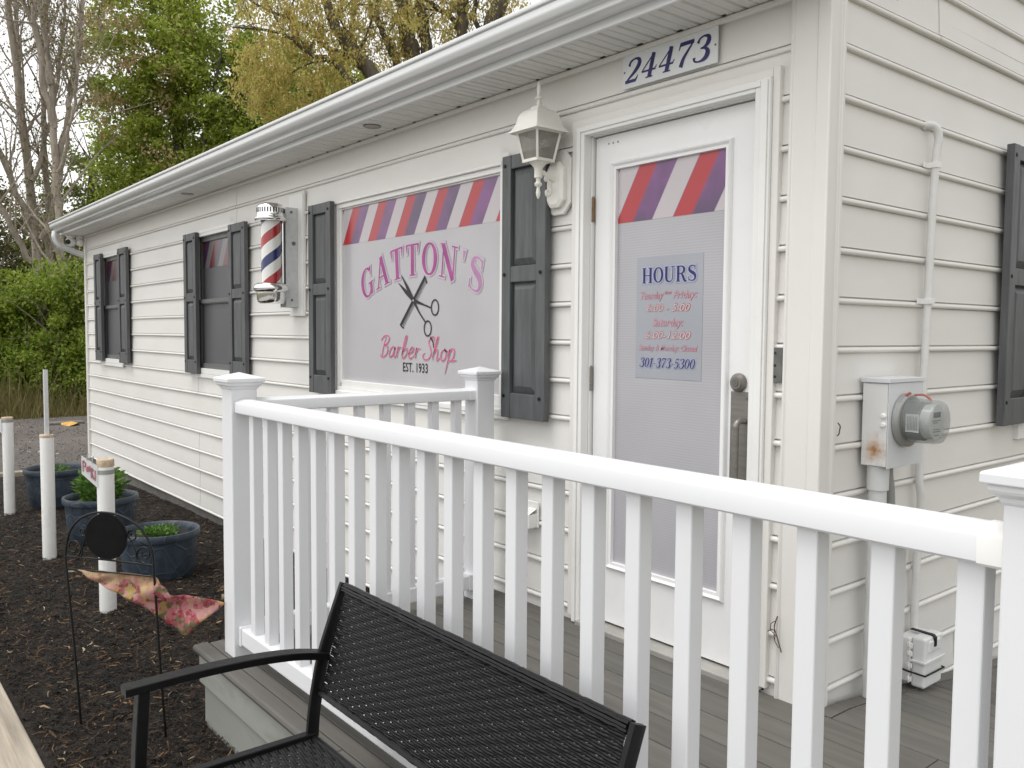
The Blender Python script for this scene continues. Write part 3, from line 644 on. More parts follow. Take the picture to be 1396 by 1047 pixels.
ring(mb,g0-.030,g1+.030,h0-.030,h1+.030,[(0,0),(.003,.010),(.009,.014),(.014,.011),(.018,.006),(.024,.005),(.030,.006),(.0315,-.018)])
mb.build('glass_surround',M['door'],door,smooth=40,fix=False)
mb=MB(); FY=dy+.010; mb.box(g0-.004,g1+.004,FY,FY+.006,h0-.004,h1+.004); mb.build('door_glass',M['doorfilm'],door)
mb=MB(); mb.box(g0+.002,g1-.002,FY-.0012,FY-.0003,1.698,h1-.002); mb.build('striped_band',M['dstripe'],door)
HX0,HX1=-.842,-.510; mb=MB(); mb.box(HX0,HX1,FY-.0012,FY-.0003,1.071,1.552); mb.build('hours_panel',M['hours'],door)
ly=FY-.0022; hc=(HX0+HX1)/2
L=Letters(); L.line('HOURS',HX0+.030,HX1-.030,1.448,.060,ly,grow=.0055); L.build('hours_outline',M['paleblue'],door)
L=Letters(); L.line('HOURS',HX0+.030,HX1-.030,1.448,.060,ly-.001); L.build('hours_lettering',M['navy'],door)
L=Letters(); L.line('301-373-5300',HX0+.022,HX1-.034,1.115,.038,ly,shear=.25,grow=.003); L.build('phone_outline',M['paleblue'],door)
L=Letters(); L.line('301-373-5300',HX0+.022,HX1-.034,1.115,.038,ly-.001,shear=.25); L.build('phone_lettering',M['navy'],door)
for txt,cx,zb,w,h,b in (('Tuesday',hc-.083,1.385,.115,.027,.03),('thru',hc-.002,1.402,.032,.012,.02),('Friday:',hc+.083,1.385,.112,.027,.03),('6:00 - 5:00',hc,1.335,.215,.028,.02),('Saturday:',hc,1.278,.150,.028,.03),('6:00-12:00',hc,1.228,.225,.028,.02),('Sunday & Monday: Closed',hc,1.182,.290,.021,.03)):
    text_mesh('hours_text_edge',txt,cx,zb,w+.004,h+.001,ly,M['redtext'],door,shear=.3,bold=.010 if len(txt)>15 else .019)
    text_mesh('hours_text',txt,cx,zb+.0006,w,h*.96,ly-.001,M['palered'] if ':00' in txt else M['palepink'],door,shear=.3,bold=-.012)
def hinge(z,m):
    mb=MB(); x=DX0-.003
    for a,b in ((-.05,-.02),(-.019,.016),(.017,.05)): mb.lathe([(.0075,a),(.0075,b)],(x,dy-.010,z),10)
    mb.lathe([(.005,.05),(.005,.056)],(x,dy-.010,z),8); mb.box(x-.026,x-.001,dy-.006,dy-.0015,z-.05,z+.05); mb.build('hinge',m,door,smooth=40)
hinge(1.765,M['brass']); hinge(1.055,M['nickel']); hinge(.30,M['nickel'])
mb=MB(); mb.lathe([(.034,.002),(.034,-.008),(.030,-.014),(.024,-.020),(.022,-.024),(.0,-.024)],(-.333,dy,1.075),24,'y',caps=False); db=mb.build('deadbolt',M['nickel'],door,smooth=35)
mb=MB(); mb.lathe([(.014,-.0242),(.013,-.0275),(.0,-.0275)],(-.333,dy,1.075),18,'y',caps=False); mb.box(-.335,-.331,dy-.0285,dy-.0272,1.067,1.083); mb.build('keyhole',M['gunmetal'],db)
mb=MB(); mb.box(-.366,-.279,dy-.003,dy-.0002,.665,1.043); hp=mb.build('handle_plate',M['nickel'],door,bevel=.002)
mb=MB()
for z in (.69,1.02):
    mb.lathe([(.006,-.0032),(.005,-.0055)],(-.297,dy,z),10,'y')
build_each(mb,'screw_head',M['gunmetal'],door)
mb=MB(); mb.tube(cr([(-.300,dy-.002,.940),(-.302,dy-.035,.941),(-.304,dy-.052,.928),(-.304,dy-.054,.90),(-.304,dy-.054,.76),(-.304,dy-.052,.735),(-.302,dy-.035,.722),(-.300,dy-.002,.723)],6),.0115,10); mb.build('pull_handle',M['nickel'],door,smooth=60)
mb=MB()
for x in (-1.0,-.975,-.948): mb.lathe([(.004,-.0005),(.004,-.002)],(x,dy,2.028),8,'y')
build_each(mb,'screw_hole',M['tape'],door)
# ================================================================== things on the house
t=tag(MB().box(-.889,-.4265,-.0115,-.0065,2.2135,2.343).build('address_plaque',M['white'],bevel=.001),'white rectangular plaque with navy street number above the shop door','sign')
L=Letters(); L.line('24473',-.880,-.470,2.234,.088,-.0122,shear=.28,gap=.10,weight=1.2); L.mb.build('number_lettering',M['navy'],t,fix=False)
mb=MB()
for x in (-.878,-.437): mb.lathe([(.004,-.0117),(.003,-.014)],(x,0,2.278),8,'y')
build_each(mb,'screw_head',M['gunmetal'],t)
# lantern
lc=(-1.27,-.120,0)
lamp=thing('wall_lantern',(-1.255,-.01,1.76),'ivory coach lantern on an octagonal wall plate left of the door','wall lamp')
mb=MB()
def octo(cx,cz,w,h,c): return [(cx-w+c,cz-h),(cx+w-c,cz-h),(cx+w,cz-h+c),(cx+w,cz+h-c),(cx+w-c,cz+h),(cx-w+c,cz+h),(cx-w,cz+h-c),(cx-w,cz-h+c)]
mb.prism(octo(-1.255,1.897,.080,.138,.045),'y',-.020,-.004); mb.build('back_plate',M['cream'],lamp,bevel=.004)
mb=MB(); a=octo(-1.255,1.885,.055,.098,.030); b_=octo(-1.255,1.885,.040,.082,.022); n=8
mb.add([(x,-.0205,z) for x,z in a]+[(x,-.040,z) for x,z in a]+[(x,-.048,z) for x,z in b_],[(i,(i+1)%n,n+(i+1)%n,n+i) for i in range(n)]+[(n+i,n+(i+1)%n,2*n+(i+1)%n,2*n+i) for i in range(n)]+[tuple(range(2*n,3*n))]); mb.build('canopy',M['lamp'],lamp,bevel=.003)
mb=MB(); mb.tube(cr([(-1.255,-.045,1.905),(-1.258,-.070,1.915),(-1.262,-.095,1.928),(-1.268,-.118,1.935)],5),[.012]*16,8)
mb.tube(cr([(-1.258,-.088,1.918),(-1.256,-.075,1.895),(-1.255,-.062,1.868),(-1.255,-.066,1.842),(-1.255,-.083,1.835),(-1.255,-.088,1.852),(-1.255,-.076,1.858)],5),.0065,7); mb.lathe([(.0,-.004),(.013,0),(.0,.004)],(-1.255,-.09,1.905),10,'x',caps=False); mb.build('arm',M['lamp'],lamp,smooth=60)
mb=MB(); mb.lathe([(.003,1.820),(.008,1.832),(.010,1.845),(.007,1.862),(.006,1.868),(.016,1.876),(.017,1.884),(.009,1.892),(.010,1.905),(.018,1.908),(.018,1.945),(.020,1.950),(.030,1.962),(.040,1.972),(.043,1.979)],lc,16); mb.build('stem',M['lamp'],lamp,smooth=45)
mb=MB(); bw,tw,zb,zt=.0455,.068,1.978,2.100
mb.sq([(bw+.004,zb-.006),(bw+.004,zb+.006),(bw-.004,zb+.006)],lc); mb.sq([(tw-.004,zt-.008),(tw+.003,zt-.008),(tw+.003,zt+.003)],lc)
for sx in (-1,1):
    for sy in (-1,1): mb.tube([(lc[0]+sx*(bw),lc[1]+sy*(bw),zb),(lc[0]+sx*(tw-.002),lc[1]+sy*(tw-.002),zt)],.0065,4)
mb.build('cage',M['lamp'],lamp)
mb=MB(); mb.sq([(bw-.003,zb+.004),(tw-.005,zt-.004)],lc,caps=False); mb.build('panes',M['lampglass'],lamp)
mb=MB(); mb.lathe([(.008,1.982),(.012,2.0),(.010,2.05),(.017,2.065),(.016,2.085),(.0,2.094)],lc,12); mb.build('bulb',M['lamp'],lamp,smooth=50)
mb=MB(); mb.sq([(.086,2.096),(.0935,2.094),(.0935,2.099),(.084,2.108),(.074,2.124),(.068,2.142),(.064,2.160),(.060,2.172),(.053,2.182),(.044,2.189),(.030,2.193),(.0265,2.194),(.0255,2.203),(.018,2.207)],lc); mb.build('roof_cap',M['lamp'],lamp,bevel=.0015)
mb=MB(); mb.lathe([(.010,2.205),(.009,2.214),(.012,2.222),(.007,2.228),(.008,2.234),(.017,2.238),(.018,2.243),(.009,2.250),(.007,2.256),(.010,2.272),(.0085,2.290),(.003,2.312),(.0,2.314)],lc,14); mb.build('finial',M['lamp'],lamp,smooth=50)
# barber pole
bp=thing('barber_pole',(-3.87,-.19,1.42),'striped chrome barber pole on a white mounting board','barber pole')
mb=MB(); mb.box(-3.965,-3.757,-.020,-.003,1.350,2.160); mb.build('mounting_board',M['trim'],bp,bevel=.003)
mb=MB(); mb.box(-3.757,-3.745,-.013,-.001,1.350,2.176); mb.build('board_channel',M['cream'],bp)
mb=MB(); mb.box(-3.925,-3.920,-.105,-.021,1.408,2.065); mb.box(-3.835,-3.830,-.105,-.021,1.408,2.065); mb.box(-3.920,-3.835,-.026,-.021,1.408,2.065); mb.build('bracket',M['galv'],bp,bevel=.001)
mb=MB()
for z in (1.455,2.035): mb.lathe([(.010,-.0292),(.009,-.033),(.004,-.035)],(-3.877,0,z),10,'y'); mb.lathe([(.009,.001),(.008,.005)],(-3.830,-.065,z),10,'x')
mb.lathe([(.014,.0),(.014,.0015)],(-3.8298,-.05,1.83),14,'x'); build_each(mb,'bolt',M['gunmetal'],bp)
pc=(-3.87,-.19,0)
mb=MB(); mb.lathe([(.0645,1.545),(.0645,1.985)],pc,40); o=mb.build('striped_cylinder',M['pole'],bp,smooth=40)
mb=MB(); mb.lathe([(.096,1.968),(.102,1.972),(.104,1.984),(.100,1.992),(.092,1.996),(.092,2.004),(.088,2.010)],pc,40,caps=False); mb.lathe([(.066,1.966),(.096,1.966),(.096,1.970)],pc,40,caps=False)
mb.box(-3.93,-3.825,-.19,-.105,1.970,2.003); mb.build('collar',M['chrome'],bp,smooth=50)
mb=MB(); mb.lathe([(.088,2.010),(.089,2.045),(.086,2.062),(.076,2.075),(.055,2.083),(.0,2.086)],pc,40,caps=False); cap=mb.build('cap',M['chrome'],bp,smooth=50)
mb=MB()
for j in range(30):
    a=2*PI*j/30; mb.box(0,0,0,0,0,0) if 0 else None
    c=Vector((pc[0]+.0885*cos(a),pc[1]+.0885*sin(a),2.036)); u=Vector((-sin(a),cos(a),0))*.0036; r=Vector((cos(a),sin(a),0))*.0015
    V=[c-u-r,c+u-r,c+u+r,c-u+r]; mb.add([v+Vector((0,0,-.015)) for v in V]+[v+Vector((0,0,.015)) for v in V],[(0,1,2,3),(4,5,6,7),(0,1,5,4),(1,2,6,5),(2,3,7,6),(3,0,4,7)])
mb.build('vent_slots',M['dark'],cap)
mb=MB(); mb.lathe([(.068,1.566),(.090,1.562),(.106,1.552),(.114,1.538),(.115,1.522),(.108,1.510),(.096,1.504)],pc,40,caps=False); mb.box(-3.93,-3.825,-.19,-.105,1.505,1.545); mb.build('collar',M['chrome'],bp,smooth=50)
mb=MB(); mb.lathe([(.094,1.504),(.094,1.462),(.088,1.442),(.074,1.430),(.0,1.426)],pc,40,caps=False); mb.build('bowl',M['chrome'],bp,smooth=50)
mb=MB(); mb.tube([(-3.905,-.115,1.545),(-3.905,-.115,1.972)],.013,14); mb.tube([(-3.855,-.115,1.545),(-3.855,-.115,1.972)],.013,14); build_each(mb,'chrome_rod',M['chrome'],bp,smooth=60)
# small metal plate, outlet cover
mb=MB(); mb.box(-.172,-.131,-.014,.002,1.086,1.204); t=mb.build('strike_plate',M['gunmetal'],bevel=.001); tag(t,'dark grey metal plate between the door frame and corner trim','metal plate')
mb=MB()
for z in (1.105,1.143,1.185): mb.lathe([(.0045,-.0145),(.0045,-.0155)],(-.158,0,z),10,'y')
build_each(mb,'hole',M['dark'],t)
mb=MB(); mb.box(-1.50,-1.385,-.060,-.004,.362,.425); mb.add([(-1.50,-.060,.425),(-1.385,-.060,.425),(-1.385,-.004,.452),(-1.50,-.004,.452)],[(0,1,2,3)]); mb.box(-1.51,-1.375,-.012,-.003,.36,.48)
t=tag(mb.build('outlet_cover',M['trim'],bevel=.004),'small white outlet cover low on the wall beside the door','outlet cover')
mb=MB(); mb.lathe([(.006,-.0605),(.006,-.062)],(-1.412,0,.415),8,'y'); mb.lathe([(.010,.350),(.012,.361)],(-1.44,-.035,0),10); build_each(mb,'plug_cap',M['trim'],t)
# soffit lights
for i,(x,yy,lb) in enumerate(((-2.62,-.15,'round recessed light in the soffit above the sign window'),(-5.63,-.14,'round recessed light in the soffit nearer the far corner'))):
    t=thing('recessed_light',(x,yy,EAVE),lb,'ceiling light','recessed soffit lights')
    mb=MB(); mb.lathe([(.034,-.001),(.046,-.006),(.050,-.004),(.050,.001)],(x,yy,EAVE),28,caps=False); mb.build('trim_ring',M['nickel'],t,smooth=50)
    mb=MB(); mb.lathe([(.034,-.001),(.030,.0),(.0,.0002)],(x,yy,EAVE-.0015),24,caps=False); mb.build('lens',mat('frosted lens',(.30,.28,.24),.3),t,smooth=50)
for (x,yy,r,lb) in ((XL-.02,-.155,.058,'white dome security camera with dark lens under the far eave'),(XL-.02,-.055,.050,'smaller white camera beside the dome camera under the far eave')):
    t=thing('security_camera',(x,yy,EAVE-.01),lb,'camera','cameras under the far eave')
    mb=MB(); mb.lathe([(.045,0),(.045,-.02),(.03,-.03)],(x,yy,EAVE-.004),16); mb.build('base',M['trim'],t)
    c=Vector((x,yy,EAVE-.075)); d=Vector((.72,-.68,-.12)).normalized()
    mb=MB(); mb.lathe([(r*sin(a),-r*cos(a)) for a in [PI*i/10 for i in range(11)]],c,16,caps=False); mb.build('body',M['trim'],t,smooth=60)
    if r>.055:
        mb=MB(); mb.tube([c+d*(r*.75),c+d*(r+.006)],r*.5,16); mb.build('lens',M['dark'],t,smooth=40)
# meter box and conduits on the gable wall
mt=thing('electric_meter',(.0,.262,.8),'white electric meter box with round glass meter on the end wall','electric meter')
mb=MB(); mb.box(.008,.098,.264,.505,.800,1.086); mb.build('enclosure',M['meterbox'],mt,bevel=.003)
mb=MB(); mb.box(.010,.0975,.2612,.2635,.803,1.082); mb.build('side_panel',M['rustbox'],mt)
mb=MB(); mb.box(.004,.106,.256,.512,1.087,1.102); mb.box(.0985,.1015,.262,.507,.795,1.086); mb.build('cover',M['meterbox'],mt,bevel=.002)
mb=MB()
for z in (.945,.975): mb.lathe([(.010,.001),(.010,-.004),(.006,-.008)],(.085,.2605,z),12,'y')
build_each(mb,'knockout',M['trim'],mt,smooth=40)
mc=(0,.372,.958)
mb=MB(); mb.lathe([(.086,.1015),(.092,.104),(.092,.122),(.086,.126),(.080,.126)],mc,36,'x'); mb.build('meter_ring',mat('dull ring metal',(.38,.38,.37),.4,metal=.5,var=.1),mt,smooth=40)
mb=MB(); mb.lathe([(.074,.126),(.076,.150),(.074,.215),(.070,.226),(.060,.2295),(.0,.231)],mc,36,'x',caps=False); mb.build('glass_dome',M['meterglass'],mt,smooth=50)
mb=MB(); mb.lathe([(.066,.126),(.066,.175),(.060,.180)],mc,30,'x'); mb.build('meter_body',mat('meter body',(.09,.09,.09),.5),mt,smooth=40)
mb=MB(); mb.lathe([(.058,.1805),(.058,.212),(.0,.2125)],mc,30,'x',caps=False); mf=mb.build('dial_face',mat('dial face',(.62,.63,.62),.5,var=.05),mt,smooth=40)
mb=MB(); mb.box(.2126,.2136,.347,.397,.974,.992); mb.build('display',M['dark'],mf)
mb=MB()
for z,a,b in ((.962,.340,.400),(.955,.345,.380),(.932,.350,.392),(.925,.345,.398),(.912,.355,.390)): mb.box(.2126,.2131,a,b,z,z+.003)
mb.build('fine_print',M['greyink'],mf)
mb=MB(); mb.prism([(.300,.93),(.3065,.94),(.3065,.99),(.300,.99)],'x',.145,.205)  if 0 else None
mb.box(.140,.185,.3035,.3050,.925,.985); mb.build('barcode_label',mat('paper label',(.66,.67,.66),.6),mt)
mb=MB()
for i in range(7): mb.box(.146+i*.005,.148+i*.005,.3026,.3033,.932,.978)
mb.build('barcode_bars',M['greyink'],mt)
mb=MB(); mb.tube(cr([(.120,.40,1.043),(.150,.405,1.045),(.175,.40,1.032),(.18,.395,1.02)],5),.004,6); mb.tube(cr([(.118,.34,1.040),(.13,.345,1.052),(.125,.36,1.05)],5),.005,6); build_each(mb,'seal_wire',M['copper'],mt)
rz=lambda y: -.125*max(0.,y-.12)      # ramp surface
t=thing('meter_conduit',(.05,.305,rz(.3)),'fat white plastic conduit running from the meter box to the deck','conduit')
mb=MB(); mb.tube([(.05,.305,rz(.3)-.01),(.05,.305,.735)],.030,18); mb.build('pipe',M['pipe'],t,smooth=50)
mb=MB(); mb.tube([(.05,.305,.715),(.05,.305,.799)],.036,18); mb.build('coupling',M['pipe'],t,smooth=50)
mb=MB(); mb.tube(cr([(.045,.385,.800),(.045,.386,.76),(.050,.392,.70),(.046,.405,.60),(.035,.41,.45),(.03,.41,rz(.41)+.002)],8),.0165,10); tag(mb.build('grey_cable',M['cableg'],smooth=60),'short grey cable hanging below the meter box','cable')
t=thing('long_cable',(.022,.69,rz(.69)),'long pale cable clipped up the end wall behind the meter box','cable')
mb=MB(); mb.tube(cr([(-.01,.668,2.018),(.014,.672,2.022),(.030,.688,2.010),(.034,.700,1.975),(.028,.698,1.90),(.024,.692,1.7),(.022,.686,1.40),(.022,.676,1.15),(.022,.668,.90),(.022,.667,.78),(.026,.662,.70),(.030,.672,.62),(.022,.672,.4),(.022,.668,rz(.67)+.004)],7),.0145,10); mb.build('sheath',M['cable'],t,smooth=60)
for z,yy,k in ((1.876,.697,1),(1.375,.685,1)):
    mb=MB(); mb.prism([(.006,yy-.052),(.0095,yy-.052),(.0095,yy-.020),(.040,yy-.016),(.044,yy+.012),(.036,yy+.020),(.030,yy+.017),(.034,yy-.006),(.006,yy-.014)],'z',z-.010,z+.010); mb.build('clip',M['trim'],t,bevel=.001)
# splice box standing on the ramp
sb=thing('splice_box',(.07,.62,rz(.62)),'small grey utility splice box strapped to the end wall','utility box')
zb=-.045
mb=MB(); mb.box(.012,.062,.560,.712,zb+.012,zb+.18); mb.build('back_half',M['solidgrey'],sb,bevel=.008,seg=3)
mb=MB(); mb.box(.0625,.115,.566,.706,zb,zb+.188); mb.build('front_half',M['solidgrey'],sb,bevel=.010,seg=3)
mb=MB(); mb.box(.1152,.122,.563,.712,zb+.094,zb+.105); mb.box(.058,.122,.557,.5655,zb+.094,zb+.104); mb.build('rib',M['solidgrey'],sb,bevel=.002)
mb=MB(); mb.box(.08,.119,.590,.680,zb+.130,zb+.175); mb.build('raised_panel',M['solidgrey'],sb,bevel=.006,seg=2)
mb=MB()
for z in (.03,.08,.125,.155): mb.box(.054,.072,.551,.5595,zb+z-.009,zb+z+.009); mb.tube([(.063,.553,zb+z-.014),(.063,.549,zb+z),(.063,.553,zb+z+.014)],.003,6)
build_each(mb,'latch',M['trim'],sb,bevel=.001)
mb=MB(); mb.box(.0,.124,.5485,.7135,zb+.050,zb+.056) if 0 else mb.tube([(.0,.549,zb+.066),(.06,.547,zb+.060),(.119,.562,zb+.053),(.1205,.64,zb+.053),(.1205,.71,zb+.053),(.06,.716,zb+.058),(.0,.716,zb+.062)],.0035,6)
mb.build('cable_tie',M['black'],sb)
mb=MB(); mb.prism([(.118,.150),(.1215,.150),(.1215,.184),(.112,.1925),(.03,.1935),(.03,.190),(.111,.189),(.118,.182)],'y',.624,.642); o=mb.build('strap',M['black'],sb)
for v in o.data.vertices: v.co.z+=zb
# vine twig, red leaf scraps
mb=MB(); mb.tube(cr([(-.100,-.022,.17),(-.112,-.030,.22),(-.128,-.024,.25),(-.118,-.022,.29)],5),.0022,5); mb.tube(cr([(-.112,-.030,.22),(-.14,-.026,.235),(-.155,-.022,.228)],5),.0016,5); mb.tube(cr([(-.128,-.024,.25),(-.122,-.03,.21),(-.105,-.03,.185)],5),.0016,5); mb.tube(cr([(-.14,-.026,.235),(-.138,-.03,.26),(-.12,-.028,.275)],5),.0014,5)
tag(mb.build('dry_vine',mat('dry vine',(.10,.06,.04),.9)),'thin dry vine sprig clinging to siding beside the corner trim','vine')
for pts,lb in (([(.012,.10,.955),(.016,.108,.943),(.012,.112,.930),(.014,.105,.918),(.012,.097,.912)],'tiny dried tendril stuck to the end wall left of the meter box'),([(.010,.40,2.445),(.014,.404,2.43),(.011,.40,2.415),(.012,.407,2.405)],'tiny dried tendril high on the end wall above the long cable')):
    mb=MB(); mb.tube(cr(pts,5),.0022,5); tag(mb.build('dry_tendril',bpy.data.materials['dry vine']),lb,'vine')
# ================================================================== DECK
dk=thing('porch_deck',(-.3,-.7,0),'grey board porch deck with side ramp in front of the shop','deck')
mb=MB(); y=-.004; YF=-1.345; n=0
while y>YF+.02:
    y0=max(y-.139,YF); segs=[(-1.84,-.35),(-.347,1.45)] if n%2 else [(-1.84,.42),(.423,1.45)]
    for a,b in segs: mb.box(a,b,y0,y,-.026,0.)
    y=y0-.004; n+=1
for a,b in ((-1.855,-.72),(-.717,1.45)): mb.prism([(YF-.004,-.026),(YF-.004,0.),(YF-.052,0.),(YF-.060,-.004),(YF-.064,-.012),(YF-.062,-.022),(YF-.056,-.028)],'x',a,b)
mb.build('deck_boards',M['deck'],dk,bevel=.0025)
mb=MB(); y=.0; 
def rampquad(a,b,y0,y1):
    z0,z1=rz(y0),rz(y1); mb.add([(a,y0,z0-.026),(b,y0,z0-.026),(b,y1,z1-.026),(a,y1,z1-.026),(a,y0,z0),(b,y0,z0),(b,y1,z1),(a,y1,z1)],[(0,3,2,1),(4,5,6,7),(0,1,5,4),(1,2,6,5),(2,3,7,6),(3,0,4,7)])
mb.add([(.022,.0,-.0),(.075,.0,-.0),(.075,.12,0),(.022,.12,0),(.022,3.6,rz(3.6)+.0),(.075,3.6,rz(3.6)+.0)],[(0,1,2,3),(3,2,5,4)])
while y<3.6: rampquad(.079,1.45,y,y+.139); y+=.143
mb.build('ramp_boards',M['deck'],dk,bevel=.0025)
mb=MB(); mb.box(-1.842,1.44,-1.388,-1.368,-.150,-.028); mb.box(-1.842,-1.822,-1.366,-.02,-.150,-.028)
build_each(mb,'skirt_board',M['skirt'],dk,bevel=.004)
mb=MB(); mb.box(-1.828,1.44,-1.372,-1.352,-.36,-.152); mb.box(-1.828,-1.808,-1.350,-.02,-.36,-.152); build_each(mb,'skirt_board',M['skirt'],dk,bevel=.004)
mb=MB(); mb.box(-1.80,1.4,-1.34,-.02,-.30,-.030); mb.build('underdeck_dark_fill',M['dark'],dk)  # solid block, coloured near black to stand for the shade under the boards
# ================================================================== RAILING
rl=thing('porch_railing',(-.3,-1.285,0),'white vinyl porch railing with square balusters around the deck','railing')
def post(cx,cy,h=1.035,capw=1.):
    mb=MB(); mb.box(cx-.05,cx+.05,cy-.05,cy+.05,0.,h); p=mb.build('rail_post',M['rail'],rl,bevel=.005,seg=3)
    mb=MB(); mb.sq([(max(.0505,a*capw) if a else a,z) for a,z in [(.051,1.026),(.054,1.030),(.056,1.036),(.064,1.042),(.066,1.046),(.066,1.053),(.0735,1.055),(.0735,1.068),(.071,1.070),(.0,1.090)]],(cx,cy,h-1.035)); mb.build('post_cap',M['rail'],p,bevel=.0015)
PY=-1.285; post(-1.655,PY); post(1.118,PY,capw=.98); post(-1.652,-.140)
tr=[(-.034,.938),(.034,.938),(.0385,.942),(.0395,.976),(.0375,.981),(.012,.9905),(-.012,.9905),(-.0375,.981),(-.0395,.976),(-.0385,.942)]
mb=MB(); mb.prism([(PY+a,z) for a,z in tr],'x',-1.603,1.066); t1=mb.build('top_rail',M['rail'],rl,smooth=30)
mb=MB(); mb.prism([(PY+a*1.06,.965+(z-.965)*1.06) for a,z in tr],'x',1.034,1.0675); mb.build('bracket',M['trim'],t1,smooth=30)
mb=MB(); mb.prism([(-1.655+a,z) for a,z in tr],'y',-1.234,-.191); t2=mb.build('top_rail',M['rail'],rl,smooth=30)
mb=MB(); mb.prism([(-1.655+a*1.06,.965+(z-.965)*1.06) for a,z in tr],'y',-.222,-.1895); mb.build('bracket',M['rail'],t2,smooth=30)
bz0,bz1=.053,.118
mb=MB(); mb.box(-1.604,1.067,PY-.028,PY+.028,bz0,bz1); b1=mb.build('bottom_rail',M['rail'],rl,bevel=.005)
mb=MB(); mb.box(-1.606,-1.585,PY-.033,PY+.033,bz0-.004,bz1+.005); mb.build('bracket',M['rail'],b1,bevel=.003)
mb=MB(); mb.box(-1.683,-1.627,-1.235,-.190,bz0,bz1); b2=mb.build('bottom_rail',M['rail'],rl,bevel=.005)
mb=MB(); mb.box(-1.688,-1.622,-.215,-.1885,bz0-.004,bz1+.005); mb.build('bracket',M['rail'],b2,bevel=.003)
mb=MB(); mb.box(-.019,.019,-.019,.019,bz1-.004,.9385); bal=mb.build('baluster',M['rail'],None,bevel=.003,seg=2)
bal.parent=rl; bal.location=Vector((-1.518+.019,PY,0))-Vector(rl.location)
for k in range(1,21):
    c=bal.copy(); COL.objects.link(c); c.parent=rl; c.location=Vector((-1.518+.019+.1259*k,PY,0))-Vector(rl.location)
for k in range(8):
    c=bal.copy(); COL.objects.link(c); c.parent=rl; c.location=Vector((-1.655,-.272-.1245*k,0))-Vector(rl.location)
# ================================================================== GROUND
def zg(x,y):
    z=-.312-.0205*max(0.,-x-1.8); s=min(1,max(0,(y+.55)/.5)); return z+.035*s*s*(3-2*s)
def grid(mb,x0,x1,y0,y1,nx,ny,f): 
    V=[(x0+(x1-x0)*i/nx,y0+(y1-y0)*j/ny) for i in range(nx+1) for j in range(ny+1)]
    mb.add([(x,y,f(x,y)) for x,y in V],[(i*(ny+1)+j,(i+1)*(ny+1)+j,(i+1)*(ny+1)+j+1,i*(ny+1)+j+1) for i in range(nx) for j in range(ny)])
mb=MB(); mb.add([(-400,-400,-.52),(400,-400,-.52),(400,400,-.52),(-400,400,-.52)],[(0,1,2,3)]); kind(mb.build('ground',M['ground']),'structure')
def fl(x,y): return -.492+.02*sin(x*.7+y*.3)*sin(y*.5)*.4
mb=MB(); grid(mb,-17.4,-9.9,-14,14,40,60,fl); kind(mb.build('gravel_lot',M['lot']),'structure')
mb=MB(); mb.add([(-9.9,-12,-.49),(8,-12,-.49),(8,-2.1,-.49),(-9.9,-2.1,-.49)],[(0,1,2,3)]); kind(mb.build('pavement',M['paver']),'structure')
mb=MB(); grid(mb,-9.86,1.6,-1.96,.03,230,40,lambda x,y: zg(x,y)+.012*(sin(x*3.1+y*1.7)*sin(y*4.3-x*.9))+random.uniform(-.006,.006)); kind(mb.build('mulch_bed',M['mulch']),'structure')
# mulch shreds
n=125000; xs=-9.8+8.6*RNG.random(n)**.55; ys=-1.92+1.93*RNG.random(n)
s_=np.clip((ys+.55)/.5,0,1); zs=-.312-.0205*np.maximum(0,-xs-1.8)+.035*s_*s_*(3-2*s_)+.012*(np.sin(xs*3.1+ys*1.7)*np.sin(ys*4.3-xs*.9))+RNG.uniform(-.004,.016,n)
L_=RNG.gamma(2.0,.0095,n)+.008; W_=RNG.uniform(.002,.0065,n)*np.clip(L_/.03,.6,1.8)
big=RNG.random(n)<.012; W_[big]*=2.2; L_[big]*=1.5; fine=(RNG.random(n)<.35)&~big; W_[fine]*=.4; L_[fine]*=1.35
a=RNG.uniform(0,2*PI,n); tl=RNG.normal(0,.22,n); bend=RNG.normal(0,.35,n)
d=np.stack([np.cos(a)*np.cos(tl),np.sin(a)*np.cos(tl),np.sin(tl)],1); sd=np.stack([-np.sin(a),np.cos(a),RNG.normal(0,.35,n)],1); sd/=np.linalg.norm(sd,axis=1)[:,None]
c=np.stack([xs,ys,zs+.004],1); sdb=np.stack([-np.sin(a),np.cos(a),np.zeros(n)],1)
m0=c-d*(L_/2)[:,None]; m1=c+sdb*(L_*bend*.35)[:,None]+np.stack([np.zeros(n),np.zeros(n),L_*.06],1); m2=c+d*(L_/2)[:,None]
w=(W_/2)[:,None]*sd; V=np.stack([m0-w*.6,m0+w*.6,m1-w,m1+w,m2-w*.5,m2+w*.5],1)
base=np.arange(n)[:,None]*6; F=np.concatenate([base+np.array([0,1,3,2]),base+np.array([2,3,5,4])],1).reshape(-1,4)
kind(quads('bark_mulch',V,M['chips'],None,F),'stuff')
